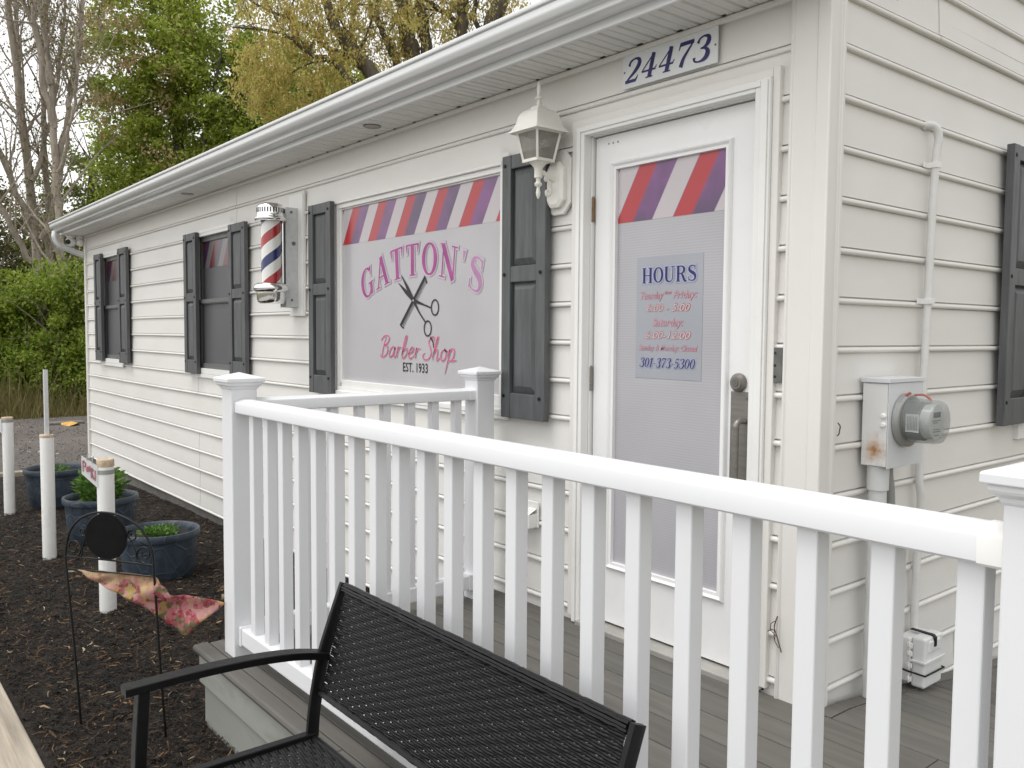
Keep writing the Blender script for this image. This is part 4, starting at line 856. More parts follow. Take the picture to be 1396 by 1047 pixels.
# loose stones on the lot
n=9000; xs=RNG.uniform(-17.3,-9.95,n); ys=RNG.uniform(-2.5,3.5,n); r=RNG.gamma(2,.0028,n)+.003
V=[]; P=np.array([[1,0,0],[0,1,0],[-1,0,0],[0,-1,0],[0,0,.7]])
ang=RNG.uniform(0,6.28,n); pts=np.zeros((n,5,3)); 
for i in range(4): pts[:,i,0]=xs+np.cos(ang+i*PI/2)*r*1.3; pts[:,i,1]=ys+np.sin(ang+i*PI/2)*r; pts[:,i,2]=-.488
pts[:,4]=np.stack([xs,ys,-.486+r*.8],1); b5=np.arange(n)[:,None]*5
F=np.concatenate([b5+np.array([0,1,4,4]),b5+np.array([1,2,4,4]),b5+np.array([2,3,4,4]),b5+np.array([3,0,4,4])],1).reshape(-1,4)
me=bpy.data.meshes.new('loose_gravel'); me.from_pydata(pts.reshape(-1,3).tolist(),[],[tuple(f[:3]) for f in F.tolist()]); kind(link('loose_gravel',me,M['stone']),'stuff')
# timber edging
mb=MB(); mb.box(-9.86,-1.15,-2.095,-1.957,-.47,-.272); o=mb.build('landscape_timber',M['timber'],bevel=.012,seg=3); tag(o,'pale weathered timber beam edging the front of the mulch bed','timber edging')
mb=MB(); mb.box(-9.98,-9.875,-1.95,-.30,-.52,-.425); o=mb.build('landscape_timber',M['timber'],bevel=.012,seg=3); tag(o,'low timber edging at the far end of the mulch bed','timber edging')
# scrap
mb=MB(); V=[]
for i in range(12):
    a=2*PI*i/12; r=.12*(1+.3*sin(3*a+1)); V.append((-15.5+r*cos(a)*.9,1.02+r*sin(a)*1.2,-.49+.03*(1+sin(2*a))))
mb.add(V+[(-15.5,1.02,-.41)],[(i,(i+1)%12,12) for i in range(12)]); tag(mb.build('plastic_scrap',M['yellow']),'crumpled orange yellow scrap lying on the gravel lot','litter')
mb=MB(); mb.box(-16.0,-15.75,.70,1.3,-.50,-.44); mb.box(-15.75,-15.6,1.3,1.75,-.50,-.45); tag(mb.build('broken_slab',M['concrete'],bevel=.02),'dark flat slab behind the orange yellow scrap','slab')
# ================================================================== PVC posts
def pvc(x,y,top,lab,tapez=None,cap=.02):
    zb=zg(x,y)-.03; t=thing('pipe_post',(x,y,zb),lab,'post','white pipe posts along the bed')
    lean=Vector((RNG.uniform(-.006,.006),RNG.uniform(-.006,.006),0))
    mb=MB(); mb.lathe([(.045,0.),(.045,top-zb),(.0405,top-zb),(.0405,top-zb-.03)],(x,y,zb),28,caps=False); mb.build('pipe',M['pvc'],t,smooth=40)
    if cap:
        mb=MB(); mb.lathe([(.0452,top-cap),(.0458,top-cap*.6),(.0458,top-.004),(.043,top+.002),(.03,top-.002),(.0,top-.006)],(x,y,0),28,caps=False); mb.build('stained_end',M['tan'],t,smooth=30)
    if tapez:
        mb=MB(); mb.lathe([(.0464,tapez-.012),(.0464,tapez+.012)],(x,y,0),28,caps=False); mb.build('tape_band',M['tape'],t,smooth=40)
    return t
pvc(-3.60,-1.295,.525,'white pipe post holding a small red lettered sign, nearest the garden flag',tapez=.455,cap=.042)
pvc(-5.22,-1.285,.505,'white pipe post with a metal rod standing in it')
pvc(-7.23,-1.225,.462,'white pipe post farthest from the porch',tapez=.43)
mb=MB(); mb.box(-5.262,-5.222,-1.292,-1.288,.30,.965); mb.box(-5.262,-5.258,-1.288,-1.268,.30,.965); mb.box(-5.226,-5.222,-1.288,-1.268,.30,.965); tag(mb.build('metal_rod',M['galv']),'thin galvanised channel rod rising from the middle pipe post','rod')
def tagsign(x,y,z,lab,txt=True):
    t=thing('tag_sign',(x,y,z),lab,'sign'); ax=Vector((.72,-.69,0)); nn=Vector((.69,.72,0)) 
    # plate faces the camera side; local frame: u along plate
    u=Vector((.45,.893,0)).normalized(); nrm=Vector((.893,-.45,0)); c=Vector((x,y,z))
    def P(a,b,d): return c+u*(a*.60)+Vector((0,0,b*.78-.38*a))+nrm*d
    w,h=.125,.15; mb=MB(); V=[P(-w,-h*.35,0),P(0.01,-h*.62,0),P(0.01,h*.45,0),P(-w,h*.52,0)]; V2=[v+nrm*.003 for v in V]; mb.add(V+V2,[(0,1,2,3),(4,5,6,7),(0,1,5,4),(1,2,6,5),(2,3,7,6),(3,0,4,7)]); mb.build('plate',M['white'],t)
    if txt:
        mb=MB()
        def S(pts,wd):
            pts=[P(a,b,.0042) for a,b in pts]
            mb.tube(pts,wd,4)
        x0=-.112
        S([(x0,-.03),(x0,.05)],.004); S([(x0,.05),(x0+.022,.04),(x0+.020,.015),(x0,.01)],.004)
        S([(x0+.036,.02),(x0+.050,.03),(x0+.056,.0),(x0+.040,-.01),(x0+.036,.02)],.009)
        S([(x0+.070,-.045),(x0+.070,.03)],.004); S([(x0+.07,.03),(x0+.088,.02),(x0+.072,-.002),(x0+.09,-.045)],.004); S([(x0+.102,-.05),(x0+.102,.025)],.004)
        mb.build('red_lettering',mat('faded red print',(.50,.24,.26),.6,var=.3,vs=40),t)
    mb=MB(); 
    for a in (-.075,-.03): mb.tube([P(a,.07,.006),P(a,.10,.0),P(a+.004,.115,-.004)],.004,5)
    build_each(mb,'wire_clip',M['tape'],t); return t
tagsign(-3.585,-1.345,.445,'small white plate with red lettering clipped to the nearest pipe post'); tagsign(-7.21,-1.28,.40,'blank white plate clipped to the farthest pipe post',False)
# ================================================================== POTS
def potthing(x,y,zr,R,lab,plant,plab):
    H=.36; z0=zr-H; t=thing('planter_pot',(x,y,z0),lab,'planter','round slate blue planters by the wall'); c=(x,y,z0)
    mb=MB(); mb.lathe([(.0,0),(R*.74,0),(R*.80,.02),(R*.87,.12),(R*.91,.22),(R*.93,H-.055),(R*.935,H-.05)],c,48,caps=False); mb.build('bowl',M['pot'],t,smooth=40)
    mb=MB(); mb.lathe([(R*.93,H-.055),(R*.985,H-.050),(R*1.0,H-.038),(R*1.0,H-.012),(R*.985,H-.002),(R*.95,H),(R*.91,H-.008),(R*.89,H-.04),(R*.87,H-.10)],c,48,caps=False); mb.build('rim',M['pot'],t,smooth=50)
    mb=MB(); mb.lathe([(R*.88,H-.055),(R*.5,H-.045),(0,H-.04)],c,32,caps=False); mb.build('soil',M['soil'],t,smooth=60)
    # plant
    p=thing('potted_plant',(x,y,zr-.04),plab,'plant'); n,hh,rr,ls=plant
    ph=RNG.uniform(0,2*PI,n); rr_=rr*np.sqrt(RNG.random(n)); up=RNG.random(n)
    c_=np.stack([x+rr_*np.cos(ph)*(.5+.5*up),y+rr_*np.sin(ph)*(.5+.5*up),zr-.045+hh*up*(1-.5*(rr_/rr)**2)],1)
    dd=np.stack([np.cos(ph)*.8,np.sin(ph)*.8,RNG.uniform(.0,1.1,n)],1)+RNG.normal(0,.3,(n,3)); dd/=np.linalg.norm(dd,axis=1)[:,None]
    s1=np.cross(dd,RNG.normal(0,1,(n,3))); s1/=np.linalg.norm(s1,axis=1)[:,None]; l=ls*RNG.uniform(.6,1.3,n)[:,None]
    quads('foliage',np.stack([c_,c_+dd*l*.55+s1*l*.2,c_+dd*l,c_+dd*l*.55-s1*l*.2],1),M['lf_herb'],p)
    mb=MB()
    for i in range(max(4,n//40)):
        a=random.uniform(0,6.28); q=rr*random.random(); mb.tube([(x+q*.3*cos(a),y+q*.3*sin(a),zr-.055),(x+q*cos(a)*.8,y+q*sin(a)*.8,zr-.05+hh*random.uniform(.5,1.))],.0025,5)
    mb.build('stems',M['lf_herb'],p)
potthing(-4.25,-.82,-.055,.258,'slate blue planter nearest the porch with a low herb clump',(420,.05,.12,.036),'low pale green herb clump in the nearest planter')
potthing(-5.60,-.85,-.035,.272,'slate blue planter in the middle holding a tall bushy plant',(950,.29,.18,.058),'bushy bright green plant in the middle planter')
potthing(-7.38,-.80,-.045,.29,'slate blue planter farthest from the porch, almost bare',(120,.06,.09,.035),'sparse green sprouts in the farthest planter')
# ================================================================== FLAG STAND
S0=Vector((-2.08,-1.771,-.31)); SE=Vector((.776,.631,0)).normalized(); SN=Vector((SE.y,-SE.x,0))   # SN towards the viewer
def sp(s,z,d=0.): return Vector((S0.x,S0.y,0))+SE*s+Vector((0,0,z))+SN*d
fs=thing('flag_stand',(-1.94,-1.66,-.32),'black wire garden flag stand with scrolled arch and black disc','flag stand')
R_=.0045
mb=MB(); A=[(-.0,-.335),(-.052,.35)]
archp=[(-.050,.36),(-.045,.41),(-.024,.472),(.02,.518),(.08,.542),(.14,.546),(.20,.536),(.26,.508),(.305,.462),(.328,.41),(.334,.36)]
mb.tube([sp(.004,-.34)]+[sp(s,z) for s,z in [(-.02,.0),(-.048,.33)]]+[sp(s,z) for s,z in cr(archp,4)]+[sp(.334,.33),sp(.352,.0),sp(.374,-.34)],R_,8); mb.build('frame',M['black'],fs,smooth=60)
mb=MB(); mb.tube([sp(-.049,.366),sp(.14,.362),sp(.334,.353)],R_*.9,8); mb.tube([sp(-.046,.318),sp(.0,.316),sp(.14,.314),sp(.333,.309)],R_*.7,8); build_each(mb,'cross_bar',M['black'],fs,smooth=60)
mb=MB()
def scroll(cx,cz,r,a0,turns,sg,n=26): return [(cx+r*(1-.75*i/n)*cos(a0+sg*turns*2*PI*i/n),cz+r*(1-.75*i/n)*sin(a0+sg*turns*2*PI*i/n)) for i in range(n+1)]
mb.tube([sp(*p) for p in scroll(-.012,.402,.036,-PI/2,1.4,1)],R_*.7,6); mb.tube([sp(*p) for p in scroll(.296,.395,.036,-PI/2,1.4,-1)],R_*.7,6)
mb.tube([sp(*p) for p in scroll(.030,.468,.024,PI/2,1.3,-1)],R_*.7,6); mb.tube([sp(*p) for p in scroll(.246,.463,.024,PI/2,1.3,1)],R_*.7,6)
mb.tube([sp(*p) for p in cr([(.052,.470),(.035,.43),(.025,.40),(.02,.372),(-.012,.366)],5)],R_*.7,6); mb.tube([sp(*p) for p in cr([(.224,.466),(.245,.43),(.258,.40),(.262,.372),(.296,.359)],5)],R_*.7,6)
build_each(mb,'scroll',M['black'],fs,smooth=60)
mb=MB(); n=36; F_=[];V=[]
for dd in (-.006,.006): V+=[sp(.131+.087*cos(2*PI*i/n),.454+.086*sin(2*PI*i/n),dd) for i in range(n)]
mb.add(V,[tuple(range(n)),tuple(range(n,2*n))]+[(i,(i+1)%n,n+(i+1)%n,n+i) for i in range(n)]); dsc=mb.build('disc',M['disc'],fs)
mb=MB(); mb.tube([sp(.131+.088*cos(2*PI*i/n),.454+.087*sin(2*PI*i/n)) for i in range(n+1)],.0045,6); mb.build('rim_wire',M['black'],dsc,smooth=60)
# flag cloth blown sideways
top=cr([(.006,.318,.0),(.11,.314,.006),(.22,.312,.012),(.325,.309,.02),(.365,.272,.015),(.392,.234,-.004),(.46,.232,-.03),(.585,.200,-.06)],6)
bot=cr([(.004,.312,.0),(.075,.276,.02),(.145,.247,.028),(.22,.212,.018),(.305,.160,-.01),(.345,.125,-.02),(.385,.09,-.03),(.423,.062,-.035)],6)
mb=MB(); n=len(top); m_=14
for i in range(n):
    for j in range(m_+1):
        q=j/m_; p=np.array(top[i])*(1-q)+np.array(bot[i])*q; s,z,d=p
        d+=-.022*min(1,i/8)+.018*sin(q*PI)*sin(i*.35)+.008*sin(q*9+i*.22)*(i/n)+.005*sin(i*.9+q*4); mb.v.append(tuple(sp(s,z,d)))
mb.f=[(i*(m_+1)+j,(i+1)*(m_+1)+j,(i+1)*(m_+1)+j+1,i*(m_+1)+j+1) for i in range(n-1) for j in range(m_)]
o=mb.build('garden_flag',M['flag'],smooth=70); so=o.modifiers.new('cloth','SOLIDIFY'); so.thickness=.0012; tag(o,'pink and gold floral garden flag blown sideways from its stand','flag')
# ================================================================== BENCH
bn=thing('patio_bench',(-.05,-1.7,-.33),'black wicker patio bench with metal arms in front of the railing','bench')
BX0,BX1=-.600,.500
def weave(o0,U,Vv,Nn,Lu,Lv,pitch=.030,st=.0060,amp=.0018,sagf=None):
    U=np.array(U,float);Vv=np.array(Vv,float);Nn=np.array(Nn,float);o0=np.array(o0,float)
    ns=int(Lv/st); nu=int(Lu/pitch*6); us=np.linspace(0,Lu,nu+1); allV=[];allF=[];off=0
    for i in range(ns):
        v=(i+.5)*Lv/ns; ph=(i//2)%2
        h=amp*np.clip(1.7*np.sin(PI*us/pitch+PI*ph),-1,1)+RNG.normal(0,.0002,nu+1); jit=RNG.normal(0,.0002)
        hw=st*.53
        rows=[]
        for dv,dn in ((-hw,-.0012),(-hw*.45,.0004),(hw*.45,.0004),(hw,-.0012)):
            rows.append(o0+us[:,None]*U+(v+dv+jit)*Vv+(h+dn)[:,None]*Nn)
        P=np.stack(rows,1).reshape(-1,3); k=np.arange(nu)[:,None]*4
        f=np.concatenate([k+np.array([j,j+1,j+5,j+4]) for j in range(3)],1).reshape(-1,4)+off
        allV.append(P); allF.append(f); off+=len(P)
    # uprights woven through
    nr=int(Lu/pitch)
    for r in range(nr):
        u=(r+1)*pitch
        if u>Lu: break
        P=np.array([o0+U*(u-.0125)-Nn*.0016,o0+U*(u+.0125)-Nn*.0016,o0+U*(u-.0125)+Vv*Lv-Nn*.0016,o0+U*(u+.0125)+Vv*Lv-Nn*.0016]); allV.append(P); allF.append(np.array([[0,1,3,2]])+off); off+=4
    return np.concatenate(allV),np.concatenate(allF)
def wpanel(name,*a,**k):
    V,F=weave(*a,**k); o=quads(name,V,M['wick'],bn,F); me=o.data; me.polygons.foreach_set('use_smooth',[True]*len(me.polygons)); return o
pb=Vector((0,-1.487,.250)); pt=Vector((0,-1.412,.528)); vv=(pt-pb); Lv=vv.length; vv.normalize(); nn=Vector((0,-vv.z,vv.y)).normalized()
wpanel('backrest',(BX0+.018,pb.y,pb.z),(1,0,0),tuple(vv),tuple(nn),BX1-BX0-.036,Lv)
mb=MB()
for (py,pz,rr) in ((pt.y+.006,pt.z+.004,.0115),(pb.y+.002,pb.z+.004,.0050)):
    for a in range(9):
        an=2*PI*a/9; q=[]
        for i in range(81):
            xx=BX0+.012+i*(BX1-BX0-.024)/80; dip=.0016 if i%7==(a//3)%7 else 0.
            q.append((xx,py+(rr-dip)*cos(an)+RNG.normal(0,.0003),pz+(rr-dip)*sin(an)+RNG.normal(0,.0003)))
        mb.tube(q,.0043,5)
mb.build('back_binding',M['wick'],bn,smooth=60)
wpanel('seat',(BX0+.018,-1.505,.135),(1,0,0),(0,-1,0),(0,0,1),BX1-BX0-.036,.465)
pf=[(-.006,-.017),(.006,-.017),(.0085,-.014),(.0085,.014),(.006,.017),(-.006,.017),(-.0085,.014),(-.0085,-.014)]
pf2=[(-.006,-.0165),(.006,-.0165),(.0075,-.014),(.0075,.014),(.006,.0165),(-.006,.0165),(-.0075,.014),(-.0075,-.014)]
for sx,x in ((-1,BX0),(1,BX1)):
    mb=MB(); path=cr([(x,-1.400,.542),(x,-1.432,.46),(x,-1.468,.36),(x,-1.488,.27),(x,-1.500,.19),(x,-1.505,.12)],6); mb.sweep(path,pf2,(1,0,0)); mb.build('back_post',M['black'],bn,smooth=35)
    mb=MB(); mb.sweep(cr([(x,-1.505,.12),(x,-1.498,.0),(x,-1.470,-.16),(x,-1.44,-.335)],5),pf2,(1,0,0)); mb.build('leg',M['black'],bn,smooth=35)
    mb=MB(); mb.sweep(cr([(x-sx*-.004,-1.945,.378),(x,-1.958,.2),(x,-1.962,.0),(x,-1.966,-.335)],5),[(-.016,-.014),(.016,-.014),(.018,-.012),(.018,.012),(.016,.014),(-.016,.014),(-.018,.012),(-.018,-.012)],(1,0,0)); mb.build('leg',M['black'],bn,smooth=35)
    mb=MB(); mb.sweep(cr([(x,-1.462,.352),(x,-1.55,.373),(x,-1.65,.385),(x,-1.75,.390),(x,-1.85,.391),(x,-1.99,.388)],6),[(-.020,-.010),(.020,-.010),(.022,-.008),(.022,.008),(.020,.010),(-.020,.010),(-.022,.008),(-.022,-.008)],(1,0,0)); mb.build('armrest',M['black'],bn,smooth=35)
    mb=MB(); mb.sweep([(x,-1.50,.130),(x,-1.97,.130)],[(-.014,-.016),(.014,-.016),(.014,.016),(-.014,.016)],(1,0,0)); mb.build('seat_rail',M['black'],bn,bevel=.003)
mb=MB(); mb.tube([(BX0,-1.972,.132),(BX1,-1.972,.132)],.017,10); mb.tube([(BX0,-1.502,.128),(BX1,-1.502,.128)],.012,8); build_each(mb,'cross_rail',M['black'],bn,smooth=60)
# ================================================================== TREES
LAT=np.array([.632,.775,0.]); UP=np.array([0,0,1.]); DEP=np.array([-.775,.632,0.])
def limb(mb,P,pts,r0,r1,n=8,sub=5,jit=.02):
    q=cr([tuple(np.array(P)+LAT*a+UP*b+DEP*(c if True else 0)) for a,b,c in pts],sub); k=len(q)
    rs=[r0+(r1-r0)*i/(k-1) for i in range(k)]
    q=[tuple(np.array(p)+RNG.normal(0,jit*max(.3,rs[i]/r0),3)) for i,p in enumerate(q)]
    mb.tube(q,rs,n); return q,rs
def twigs(mb,q,rs,count,L0,up=.6,spread=.7,levels=2,tips=None,start=.25):
    k=len(q)
    for _ in range(count):
        i=int(RNG.uniform(start,1)*(k-1)); p=np.array(q[i]); d=np.array(q[min(i+1,k-1)])-np.array(q[max(i-1,0)]); d/=np.linalg.norm(d)+1e-9
        dd=d*.5+RNG.normal(0,spread,3)+UP*up; dd/=np.linalg.norm(dd); L=L0*RNG.uniform(.5,1.3); r=min(rs[i]*.45,L*.018+.004)
        pts=[p]; 
        for s in range(4): dd=dd+RNG.normal(0,.16,3)+UP*.06; dd/=np.linalg.norm(dd); pts.append(pts[-1]+dd*L/4)
        rr=[r*(1-.2*s) for s in range(5)]; mb.tube([tuple(x) for x in pts],rr,5,caps=False)
        if tips is not None: tips.extend(pts[1:])
        if levels>1: twigs(mb,pts,rr,3,L*.5,up*.7,spread,levels-1,tips,.2)
def leaves(name,C,size,m,parent,droop=0.,elong=.5):
    C=np.asarray(C); n=len(C); d=RNG.normal(0,1,(n,3)); d[:,2]-=droop; d/=np.linalg.norm(d,axis=1)[:,None]
    s=np.cross(d,RNG.normal(0,1,(n,3))); s/=np.linalg.norm(s,axis=1)[:,None]+1e-9; l=(size*RNG.uniform(.55,1.35,n))[:,None]
    return quads(name,np.stack([C,C+d*l*.5+s*l*elong*.5,C+d*l,C+d*l*.5-s*l*elong*.5],1),m,parent)
def cloud(c,rad_,n,clumps,crad,shell=.35):
    """clumped leaf positions inside an ellipsoid given in lateral, up, depth radii"""
    u=RNG.normal(0,1,(clumps,3)); u/=np.linalg.norm(u,axis=1)[:,None]; rr=RNG.random(clumps)**shell
    K=u*rr[:,None]*np.array(rad_); idx=RNG.integers(0,clumps,n); sz=RNG.uniform(.5,1.4,clumps)[idx]
    off=RNG.normal(0,1,(n,3)); off/=np.linalg.norm(off,axis=1)[:,None]; off*=(RNG.random(n)**.5*crad*sz)[:,None]; off[:,1]*=.75
    q=K[idx]+off; return np.array(c)+q[:,0:1]*LAT+q[:,1:2]*UP+q[:,2:3]*DEP
# tall bare trees beyond the lot
def bare_tree(P,stems,lab,tw,leafn):
    t=thing('bare_tree',tuple(P),lab,'tree','bare tall trees beyond the lot'); mb=MB(); tips=[]; data=[]
    for pts,r0,r1 in stems: data.append(limb(mb,P,pts,r0,r1,10,6,.03))
    mb.build('trunk',M['bark_grey'],t,smooth=60); mb=MB()
    for (q,rs) in data: twigs(mb,q,rs,tw,2.0,.9,.55,3,tips)
    mb.build('twigs',M['bark_grey'],t,smooth=60)
    T=np.array(tips); C=T[RNG.integers(0,len(T),leafn)]+RNG.normal(0,.10,(leafn,3)); leaves('crown',C,.075,M['lf_bud'],t)
PA=np.array([-22.19,1.69,-.52]); s=.0182
def px(u,v,u0,sc,dep=0.): return ((u-u0)*sc,1.30+.52-(v-447)*sc,dep)
bare_tree(PA,[([px(60,575,50,s),px(57,500,50,s),px(52,400,50,s,.1),px(45,280,50,s,.1),px(36,150,50,s),px(28,0,50,s,-.2),px(24,-160,50,s,-.3)],.145,.06),
 ([px(66,500,50,s,.2),px(62,400,50,s,.3),px(57,290,50,s,.4),px(52,180,50,s,.5),px(50,50,50,s,.6),px(66,-140,50,s,.7)],.095,.04),
 ([px(52,330,50,s),px(28,235,50,s,-.4),px(8,160,50,s,-.8),px(-12,20,50,s,-1)],.085,.03),([px(44,270,50,s),px(22,140,50,s,.5),px(8,20,50,s,.8),px(0,-80,50,s,1)],.08,.03),
 ([px(50,250,50,s),px(60,150,50,s,.6),px(70,40,50,s,.9),px(72,-80,50,s,1.2)],.065,.022),([px(55,370,50,s),px(30,300,50,s,-.6),px(5,225,50,s,-1),px(-30,160,50,s,-1.2)],.08,.03),([px(60,330,50,s),px(72,250,50,s,.3),px(66,130,50,s,.2),px(75,10,50,s)],.07,.025)],
 'many stemmed tall grey tree at the far left behind the shrubs',20,5200)
PB=np.array([-20.68,1.96,-.52]); s=.0173
bare_tree(PB,[([px(108,575,85,s),px(101,470,85,s),px(92,400,85,s),px(83,300,85,s),px(80,200,85,s),px(74,110,85,s,.1),px(60,20,85,s,.2),px(44,-110,85,s,.3)],.12,.045),
 ([px(82,260,85,s),px(88,190,85,s,.2),px(96,120,85,s,.3),px(107,40,85,s,.4),px(113,-90,85,s,.4)],.085,.03),([px(80,180,85,s),px(70,80,85,s,-.3),px(72,0,85,s,-.5),px(84,-100,85,s,-.6)],.08,.03),
 ([px(84,250,85,s),px(108,190,85,s,-.3),px(120,130,85,s,-.3),px(128,60,85,s,-.5)],.05,.02),([px(76,120,85,s),px(54,60,85,s,.3),px(30,0,85,s,.4),px(18,-60,85,s)],.07,.025)],
 'tall bare forked tree standing nearest the far house corner',16,4200)
# dense green tree
def leafy(name,P,lab,stems,ells,size,m,group=None,seed=None,bark='bark_dark',tw=6,cat='tree',clump=.42,cr_=.42):
    t=thing(name,tuple(P),lab,cat,group); mb=MB(); data=[]; tips=[]
    for pts,r0,r1 in stems: data.append(limb(mb,P,pts,r0,r1,9,5,.02))
    mb.build('trunk',M[bark],t,smooth=60)
    if tw:
        mb=MB()
        for q,rs in data: twigs(mb,q,rs,tw,1.5,.3,.7,2,tips)
        mb.build('branches',M[bark],t,smooth=60)
    C=[np.array(P)+cloud((0,0,0),r,n,k,cr_,.45)+LAT*c[0]+UP*c[1]+DEP*c[2] for c,r,n,k in ells]
    leaves('crown',np.concatenate(C),size,m,t)
    if seed:
        C=[np.array(P)+cloud((0,0,0),r,n,k,.42,.4)+LAT*c[0]+UP*c[1]+DEP*c[2] for c,r,n,k in seed]; leaves('seed_clusters',np.concatenate(C),size*.9,M['lf_seed'],t)
    return t
PG=np.array([-23.4,5.5,-.52]); s=.0206
leafy('leafy_tree',PG,'dense spring green tree with russet clusters behind the far roof end',
 [([(.1,0,0),(0,3,0),(.15,6,0),(-.1,9,.1),(0,13,0)],.28,.06),([(.1,4.5,0),(.9,7,-.3),(1.5,9.5,-.5)],.11,.03),([(0,4,0),(-.9,6,.3),(-1.6,8.5,.2)],.10,.03)],
 [((0,8.2,0),(2.9,4.8,1.4),64000,520),((.9,5.0,-.2),(2.6,2.3,1.2),30000,260),((2.6,7.2,.3),(1.8,3.2,1.5),24000,180)],.125,M['lf_green'],seed=[((-.6,9.2,-.9),(1.7,3.2,1.0),3000,40),((1.2,5.4,-1.4),(1.9,1.7,.5),1500,26),((-1.9,9.5,-.2),(.7,2.,.8),800,14)],tw=7)
leafy('leafy_tree',np.array([-26.5,3.9,-.52]),'darker green tree half hidden between the bare trunks and the roof',
 [([(0,0,0),(.1,2.5,0),(0,5,0),(.2,7,0)],.2,.04),([(0,3,0),(1.2,4.2,0),(2.2,4.8,.2)],.08,.02),([(0,2.4,0),(1.4,2.9,-.3),(2.6,4.0,.2)],.07,.02)],[((0.4,4.3,0),(2.5,3.2,1.2),24000,200)],.13,M['lf_dark'],tw=10)
# oaks with hanging young leaves
def oak(P,lab,stems,ells,tw):
    t=thing('oak_tree',tuple(P),lab,'tree','oak trees behind the shop'); mb=MB(); data=[]; tips=[]
    for pts,r0,r1 in stems: data.append(limb(mb,P,pts,r0,r1,10,6,.02))
    mb.build('trunk',M['bark_dark'],t,smooth=60); mb=MB()
    for q,rs in data: twigs(mb,q,rs,tw,1.1,.35,.75,3,tips,.3)
    mb.build('branches',M['bark_dark'],t,smooth=60)
    C=[]
    for c,r,nk in ells:
        u=RNG.normal(0,1,(nk,3)); u/=np.linalg.norm(u,axis=1)[:,None]; K=u*(RNG.random(nk)**.45)[:,None]*np.array(r); K=K[:,0:1]*LAT+K[:,1:2]*UP+K[:,2:3]*DEP+np.array(P)+LAT*c[0]+UP*c[1]+DEP*c[2]
        per=24; off=RNG.normal(0,1,(nk,per,3))*np.array([.055,.055,.075]); C.append((K[:,None]+off).reshape(-1,3))
    leaves('crown',np.concatenate(C),.078,M['lf_oak'],t,droop=1.6,elong=.42)
P1=np.array([-13.78,6.15,-.52]); s=.0146
def po(u,v,u0=500,dep=0.): return ((u-u0)*s,6.55+.52-(v-90)*s,dep)
oak(P1,'oak with yellow brown leaf clusters leaning over the roof, leftmost',
 [([po(560,530),po(540,300),po(512,115),po(490,85),po(470,58),po(452,25),po(430,-40),po(415,-120)],.19,.06),([po(486,80),po(462,72),po(440,62),po(420,40),po(385,30,500,-.3),po(340,10,500,-.4)],.065,.02),
  ([po(520,150),po(480,115,500,-.3),po(455,90,500,-.4),po(430,85,500,-.5),po(395,62,500,-.6),po(335,58,500,-.8)],.075,.018),([po(452,30),po(470,0),po(486,-40)],.05,.02),([po(505,110),po(480,62,500,.4),po(474,20,500,.5),po(480,-60,500,.6)],.09,.04)],
 [((-1.35,7.55,-.3),(1.35,1.7,1.2),430),((-.5,6.2,-.2),(1.5,1.1,1.0),190),((-2.0,6.6,-.3),(.65,.9,.7),110),((-.2,8.6,0),(2.4,1.4,1.5),330)],9)
P2=np.array([-14.02,7.52,-.52]); s=.0155
def po2(u,v,dep=0.): return ((u-570)*s,7.33+.52-(v-60)*s,dep)
oak(P2,'oak with lichen grey leaning trunk behind the lantern side of the roof',
 [([po2(610,560),po2(590,300),po2(566,100),po2(556,50),po2(548,0),po2(535,-120)],.21,.15),([po2(600,400),po2(588,150),po2(580,60),po2(572,0),po2(570,-120)],.15,.09),([po2(560,120),po2(530,60,.4),po2(505,10,.6),po2(480,-60,.8)],.08,.03),([po2(545,95),po2(520,40),po2(512,0),po2(508,-60)],.07,.04)],
 [((-.55,7.6,.3),(1.3,1.8,1.1),260),((.2,9.4,0),(2.0,1.2,1.4),220)],7)
P3=np.array([-13.26,8.49,-.52]); s=.0155
def po3(u,v,dep=0.): return ((u-650)*s,7.8+.52-(v-30)*s,dep)
oak(P3,'oak with two dark straight trunks just above the gutter, rightmost',
 [([po3(640,560),po3(636,200),po3(632,55),po3(630,0),po3(628,-140)],.13,.10),([po3(640,560),po3(650,150),po3(668,40),po3(686,-10),po3(705,-120)],.20,.15),([po3(640,90),po3(629,45),po3(615,22),po3(594,10),po3(570,-14)],.07,.05),([po3(662,60),po3(648,20),po3(655,-30)],.06,.03)],
 [((.2,8.7,.2),(1.7,1.4,1.2),150),((1.1,7.9,.3),(1.2,1.0,1.0),90),((-.8,7.7,.4),(.9,1.2,.8),70)],7)
# green fill behind the oaks
leafy('leafy_tree',np.array([-21.5,9.6,-.52]),'broad spring green tree behind the leftmost oak',[([(0,0,0),(0,4,0),(.2,8,0)],.2,.05)],[((-.6,7.0,0),(2.9,3.2,1.4),42000,330),((1.6,6.6,.5),(2.2,1.8,1.2),18000,170)],.125,M['lf_green'],tw=7)
for P,lab,h in ((np.array([-25.5,.9,-.52]),'hazy olive understory tree behind the many stemmed tree',6.3),(np.array([-25.0,2.75,-.52]),'hazy olive understory tree between the two bare trunks',5.4),(np.array([-26.,-.9,-.52]),'hazy olive understory tree at the far left edge',6.0)):
    leafy('understory_tree',P,lab,[([(0,0,0),(.1,h*.4,0),(-.1,h*.75,0),(.1,h*.97,0)],.09,.02),([(0,h*.2,0),(.6,h*.5,0),(1.,h*.75,0)],.05,.012)],[((0,h*.52,0),(1.5,h*.44,1.0),9000,120)],.115,M['lf_olive'],'understory trees at the wood edge',None,'bark_grey',14,'tree',.42,.42)
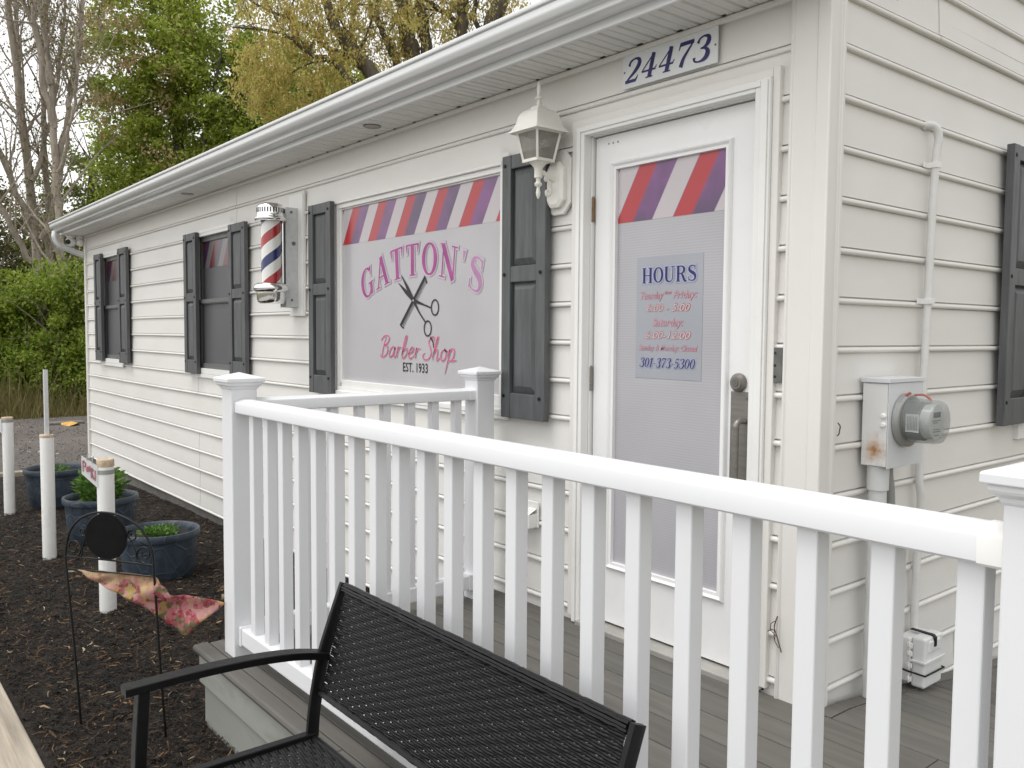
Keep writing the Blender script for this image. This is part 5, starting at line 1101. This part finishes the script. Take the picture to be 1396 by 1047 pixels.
# shrubs along the far edge of the lot
labs=['low bright green shrub left of the bare trunks','tall bright green shrub in front of the many stemmed tree','wide bright green shrub under the forked tree','bright green shrub beside the far house corner','leafy shrub behind the far house corner','leafy shrub left of the row']
for i,(x,yy,h,w) in enumerate(((-20.6,-.4,3.1,1.25),(-19.9,.75,2.7,1.05),(-19.2,1.65,3.0,1.1),(-18.5,2.55,3.2,1.1),(-18.2,3.9,3.2,1.2),(-21.0,-2.3,3.2,1.5))):
    P=np.array([x,yy,-.52]); ll=[((0,h*.5,0),(w,h*.48,w*.8),17000,95),((w*.3,h*.28,-.3),(w*.9,h*.28,w*.7),7000,60),((0,h*.86,0),(w*.95,h*.26,w*.7),3200,75)]
    leafy('leafy_shrub',P,labs[i],[([(0,0,0),(.1,h*.4,0),(.05,h*.8,0)],.05,.015),([(0,0,0),(-.3,h*.4,.1),(-.5,h*.75,.1)],.04,.012),([(0,0,0),(.35,h*.4,-.1),(.5,h*.7,0)],.04,.012)],ll,.092,M['lf_shrub'],'shrubs along the far edge of the lot',None,'bark_grey',5,'shrub',.3,.30)
# olive undergrowth and far wood as stuff
C=[]
for i in range(26):
    a=-6+i*.9; P=np.array([-30-2.5*RNG.random(),0,-.52])+np.array([0,a*1.0,0]); h=RNG.uniform(4.6,7.4); C.append(P+cloud((0,0,0),(1.7,h*.52,1.2),4200,60,.55,.5)+UP*h*.5)
o=leaves('far_woodland',np.concatenate(C),.17,M['lf_olive'],None); kind(o,'stuff')
n=15000; xs=RNG.uniform(-19.3,-17.2,n); ys=RNG.uniform(-3.,4.5,n); hh=RNG.gamma(3,.11,n)*np.clip((-17.0-xs)/.9,.25,1.3)+.05; a=RNG.uniform(0,6.28,n); lean=RNG.normal(0,.22,(n,2))*hh[:,None]
b0=np.stack([xs,ys,np.full(n,-.52)],1); w=np.stack([np.cos(a),np.sin(a),np.zeros(n)],1)*.006; tp=b0+np.stack([lean[:,0],lean[:,1],hh],1); md=b0+np.stack([lean[:,0]*.35,lean[:,1]*.35,hh*.55],1)
V=np.stack([b0-w,b0+w,md-w*.8,md+w*.8,tp-w*.15,tp+w*.15],1); base=np.arange(n)[:,None]*6
kind(quads('verge_grass',V,M['grass'],None,np.concatenate([base+np.array([0,1,3,2]),base+np.array([2,3,5,4])],1).reshape(-1,4)),'stuff')
# ================================================================== LIGHT, SKY, CAMERA
EL,AZ=rad(52),rad(0)
sd=Vector((-.12,-.46,1.2)).normalized()          # towards the sun
sun=bpy.data.lights.new('Sun','SUN'); sun.energy=.8; sun.angle=rad(28); sun.color=(1,.98,.95)
so=bpy.data.objects.new('Sun',sun); COL.objects.link(so); so.rotation_euler=sd.to_track_quat('Z','Y').to_euler()
w=bpy.data.worlds.new('World'); SC.world=w; w.use_nodes=True; nt=w.node_tree; bg=nt.nodes['Background']
sky=nt.nodes.new('ShaderNodeTexSky'); sky.sky_type='NISHITA'; sky.sun_disc=False; sky.sun_elevation=math.asin(sd.z); sky.sun_rotation=math.atan2(sd.x,sd.y); sky.air_density=4.; sky.dust_density=2.; sky.ozone_density=1.
hs=nt.nodes.new('ShaderNodeHueSaturation'); hs.inputs['Saturation'].default_value=.03; nt.links.new(sky.outputs[0],hs.inputs['Color']); nt.links.new(hs.outputs[0],bg.inputs['Color']); bg.inputs['Strength'].default_value=.15
SC.view_settings.view_transform='Standard'; SC.view_settings.look='None'; SC.view_settings.gamma=1.; SC.view_settings.exposure=.60
cam=bpy.data.cameras.new('Camera'); co=bpy.data.objects.new('Camera',cam); COL.objects.link(co); SC.camera=co
R=Vector((.63174592,.77514074,.00734291)); U=Vector((-.05052961,.03172591,.99821853)); B=Vector((.77352689,-.63099152,.05921027))
m=Matrix((R,U,B)).transposed().to_4x4(); m.translation=Vector((1.5164463,-2.52954657,1.24479772)); co.matrix_world=m
cam.sensor_width=36.; cam.lens=1162.3367750770112/1396*36; cam.clip_start=.05; cam.clip_end=1500
